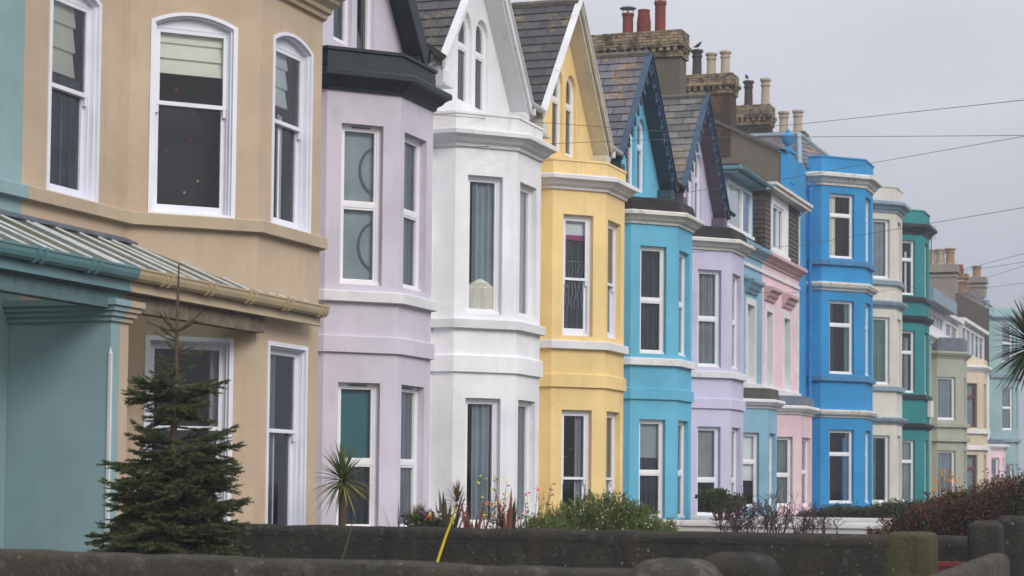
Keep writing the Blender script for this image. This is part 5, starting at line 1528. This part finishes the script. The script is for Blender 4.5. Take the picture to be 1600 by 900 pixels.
mass('hedge', 'dark green shrub with pale tips below the cream and dark green houses', 'hedge', (4.6, 48.0, .8), (.95, .6, .80), 16000, ['hedge', 'darkleaf', 'bush'], .06, .03, lambda x: .70 + .25 * x + .1 * math.sin(x * 11))
ru = mass('russet_shrub', 'large russet and dark green shrub at the right behind the gate piers', 'shrub', (7.65, 25.5, .8), (1.12, .8, 1.06), 70000, ['redleaf', 'darkleaf', 'darkleaf', 'redleaf', 'hedge'], .038, .018, lambda x: max(.34, min(1., .82 + .38 * x)) * (.94 + .06 * math.sin(x * 14)))
twigs('arching russet branches at the left of the big russet shrub', (6.62, 25.4, .85), 10, .25, .42, leafn=1800, lm='redleaf', lean=-.5)
twigs('thin dark shoots rising from the top of the big russet shrub', (7.6, 25.8, 1.35), 14, .7, .34, leafn=900, lm='redleaf')
root = airy('orange_leaved_plant', 'slender plant with bright orange leaves before the sage grey house', (5.12, 40.0, .8), 30, .14, (.7, 1.38), ['orangeleaf'], 'orangeleaf', 10, (.02, 0), blossoms=(0, 2), fr=.035)
# dry grass behind the second wall's face
def tuft(label, c, n, spread, L):
    root = thing('grass_tuft', label, 'grass', c); mb = MB()
    for i in range(n):
        b = Vector(c) + Vector((random.uniform(-1, 1) * spread, random.uniform(-.3, .3), 0)); d = Vector((random.gauss(0, .3), random.gauss(0, .2), 1))
        strap(mb, b, d, L * random.uniform(.5, 1.2), .006, .25, 4)
    mb.build('blades', M['drygrass'], root)
tuft('tall dry grass standing before the dark wall left of the mossy pier', (7.45, 16.9, .45), 120, .40, .52)
tuft('dry grass by the foot of the rounded stone pier', (6.9, 13.9, .45), 50, .35, .5)

# ------------------------------------------------------------------ birds on the pots
def bird(label, c, s_, az):
    mb = MB(); ca, sa = math.cos(az), math.sin(az)
    def T(p): return (c[0] + (p[0] * ca - p[1] * sa) * s_, c[1] + (p[0] * sa + p[1] * ca) * s_, c[2] + p[2] * s_)
    pr = [((-.62, 0, .28), .03), ((-.42, 0, .34), .10), ((-.15, 0, .46), .20), ((.10, 0, .62), .22), ((.25, 0, .82), .15), ((.33, 0, .94), .135), ((.42, 0, .98), .10), ((.52, 0, .96), .035), ((.66, 0, .93), .01)]
    mb.tube([T(p) for p, r_ in pr], [r_ * s_ for p, r_ in pr], 10)
    for sg in (-.09, .09): mb.tube([T((0, sg, .45)), T((.03, sg, 0))], .02 * s_, 5); mb.tube([T((-.05, sg, .01)), T((.16, sg, .01))], .018 * s_, 5)
    for sg in (-1, 1): mb.prism([T((.12, sg * .2, .68)), T((-.2, sg * .22, .56)), T((-.62, sg * .08, .28)), T((-.2, sg * .21, .40))], Vector((0, 0, .02 * s_)))
    tag(mb.build('bird', M['feather'], loc=c, smooth=True), label, 'bird', 'birds on the chimney pots')
bird('black bird perched on the sooty pot of the red brick chimney', (-4.10, 56.52, 14.16), .22, .5)
bird('black bird perched on the sooty pot of the black chimney', (-4.34, 63.68, 14.64), .22, 2.2)

# ------------------------------------------------------------------ overhead cables
def cable(label, pts, r_=.010, sag=.0):
    P = [Vector(p) for p in pts]; out_ = []
    for a, b in zip(P, P[1:]):
        n = 14
        for i in range(n):
            t = i / n; out_.append(a.lerp(b, t) - Vector((0, 0, sag * 4 * t * (1 - t))))
    d = P[-1] - P[-2]; d.z *= .25; out_ += [P[-1], P[-1] + d.normalized() * 14]; mb = MB(); mb.tube(out_, r_, 5)
    tag(mb.build('overhead_cable', M['wire'], loc=tuple(P[0])), label, 'cable', 'overhead cables')
cable('highest cable, dipping from the white house and rising to the right edge', [(-1.05, 26.9, 6.98), (1.04, 34.54, 7.86), (3.16, 35.29, 8.0), (8.01, 26.47, 6.57), (9.2, 24.3, 6.22)], 0.0046)
cable('nearly level cable crossing above the bright blue parapet', [(-.78, 27.15, 6.45), (1.18, 36.7, 8.1), (7.61, 30.56, 6.81), (9.4, 28.8, 6.43)], 0.0046)
cable('cable rising from the yellow bay over the bright blue parapet to the right edge', [(-1.02, 33.87, 6.42), (2.15, 39.2, 7.65), (4.31, 37.84, 7.7), (7.8, 30.4, 6.8), (9.0, 27.8, 6.5)], 0.0046)
cable('long cable passing in front of the cream and dark green houses', [(-1.08, 39.18, 6.21), (1.25, 45.29, 7.08), (7.4, 34.4, 6.3), (9.2, 31.1, 6.1)], 0.0051)
cable('upper of the two cables forking from the far chimney', [(-3.31, 108.2, 13.13), (3.7, 71.0, 9.70), (6, 59, 8.6)], 0.0097)
cable('lower of the two cables forking from the far chimney', [(-3.31, 108.22, 13.05), (3.7, 71.0, 9.40), (6, 59, 8.2)], 0.0097)
cable('thin far cable running just above the end house roof', [(-3.27, 113.5, 13.04), (3.3, 76., 9.86), (5.5, 63.6, 8.8)], 0.0083)
cable('lowest far cable, almost level above the mint end house', [(-3.27, 113.57, 12.62), (3.3, 76., 9.2), (5.5, 63.6, 8.06)], 0.0083)
cable('sagging cable across the pink and bright blue fronts', [(-.68, 43.59, 5.9), (.35, 59.5, 7.35), (.3, 75.55, 9.2)], 0.0060)


# ------------------------------------------------------------------ thin haze volume, added to fade the dark tones
mb = MB(); mb.box((-30, -12, -1.2), (60, 150, 24))
hz = mb.build('haze', [bpy.data.materials.new('haze')]); hm = hz.data.materials[0]; hm.use_nodes = True
ht = hm.node_tree; ht.nodes.remove(ht.nodes['Principled BSDF'])
pv = ht.nodes.new('ShaderNodeVolumePrincipled'); pv.inputs['Color'].default_value = (.82, .86, .92, 1); pv.inputs['Density'].default_value = HAZE; pv.inputs['Anisotropy'].default_value = .2
ht.links.new(pv.outputs[0], ht.nodes['Material Output'].inputs['Volume'])
setting(hz, 'stuff')
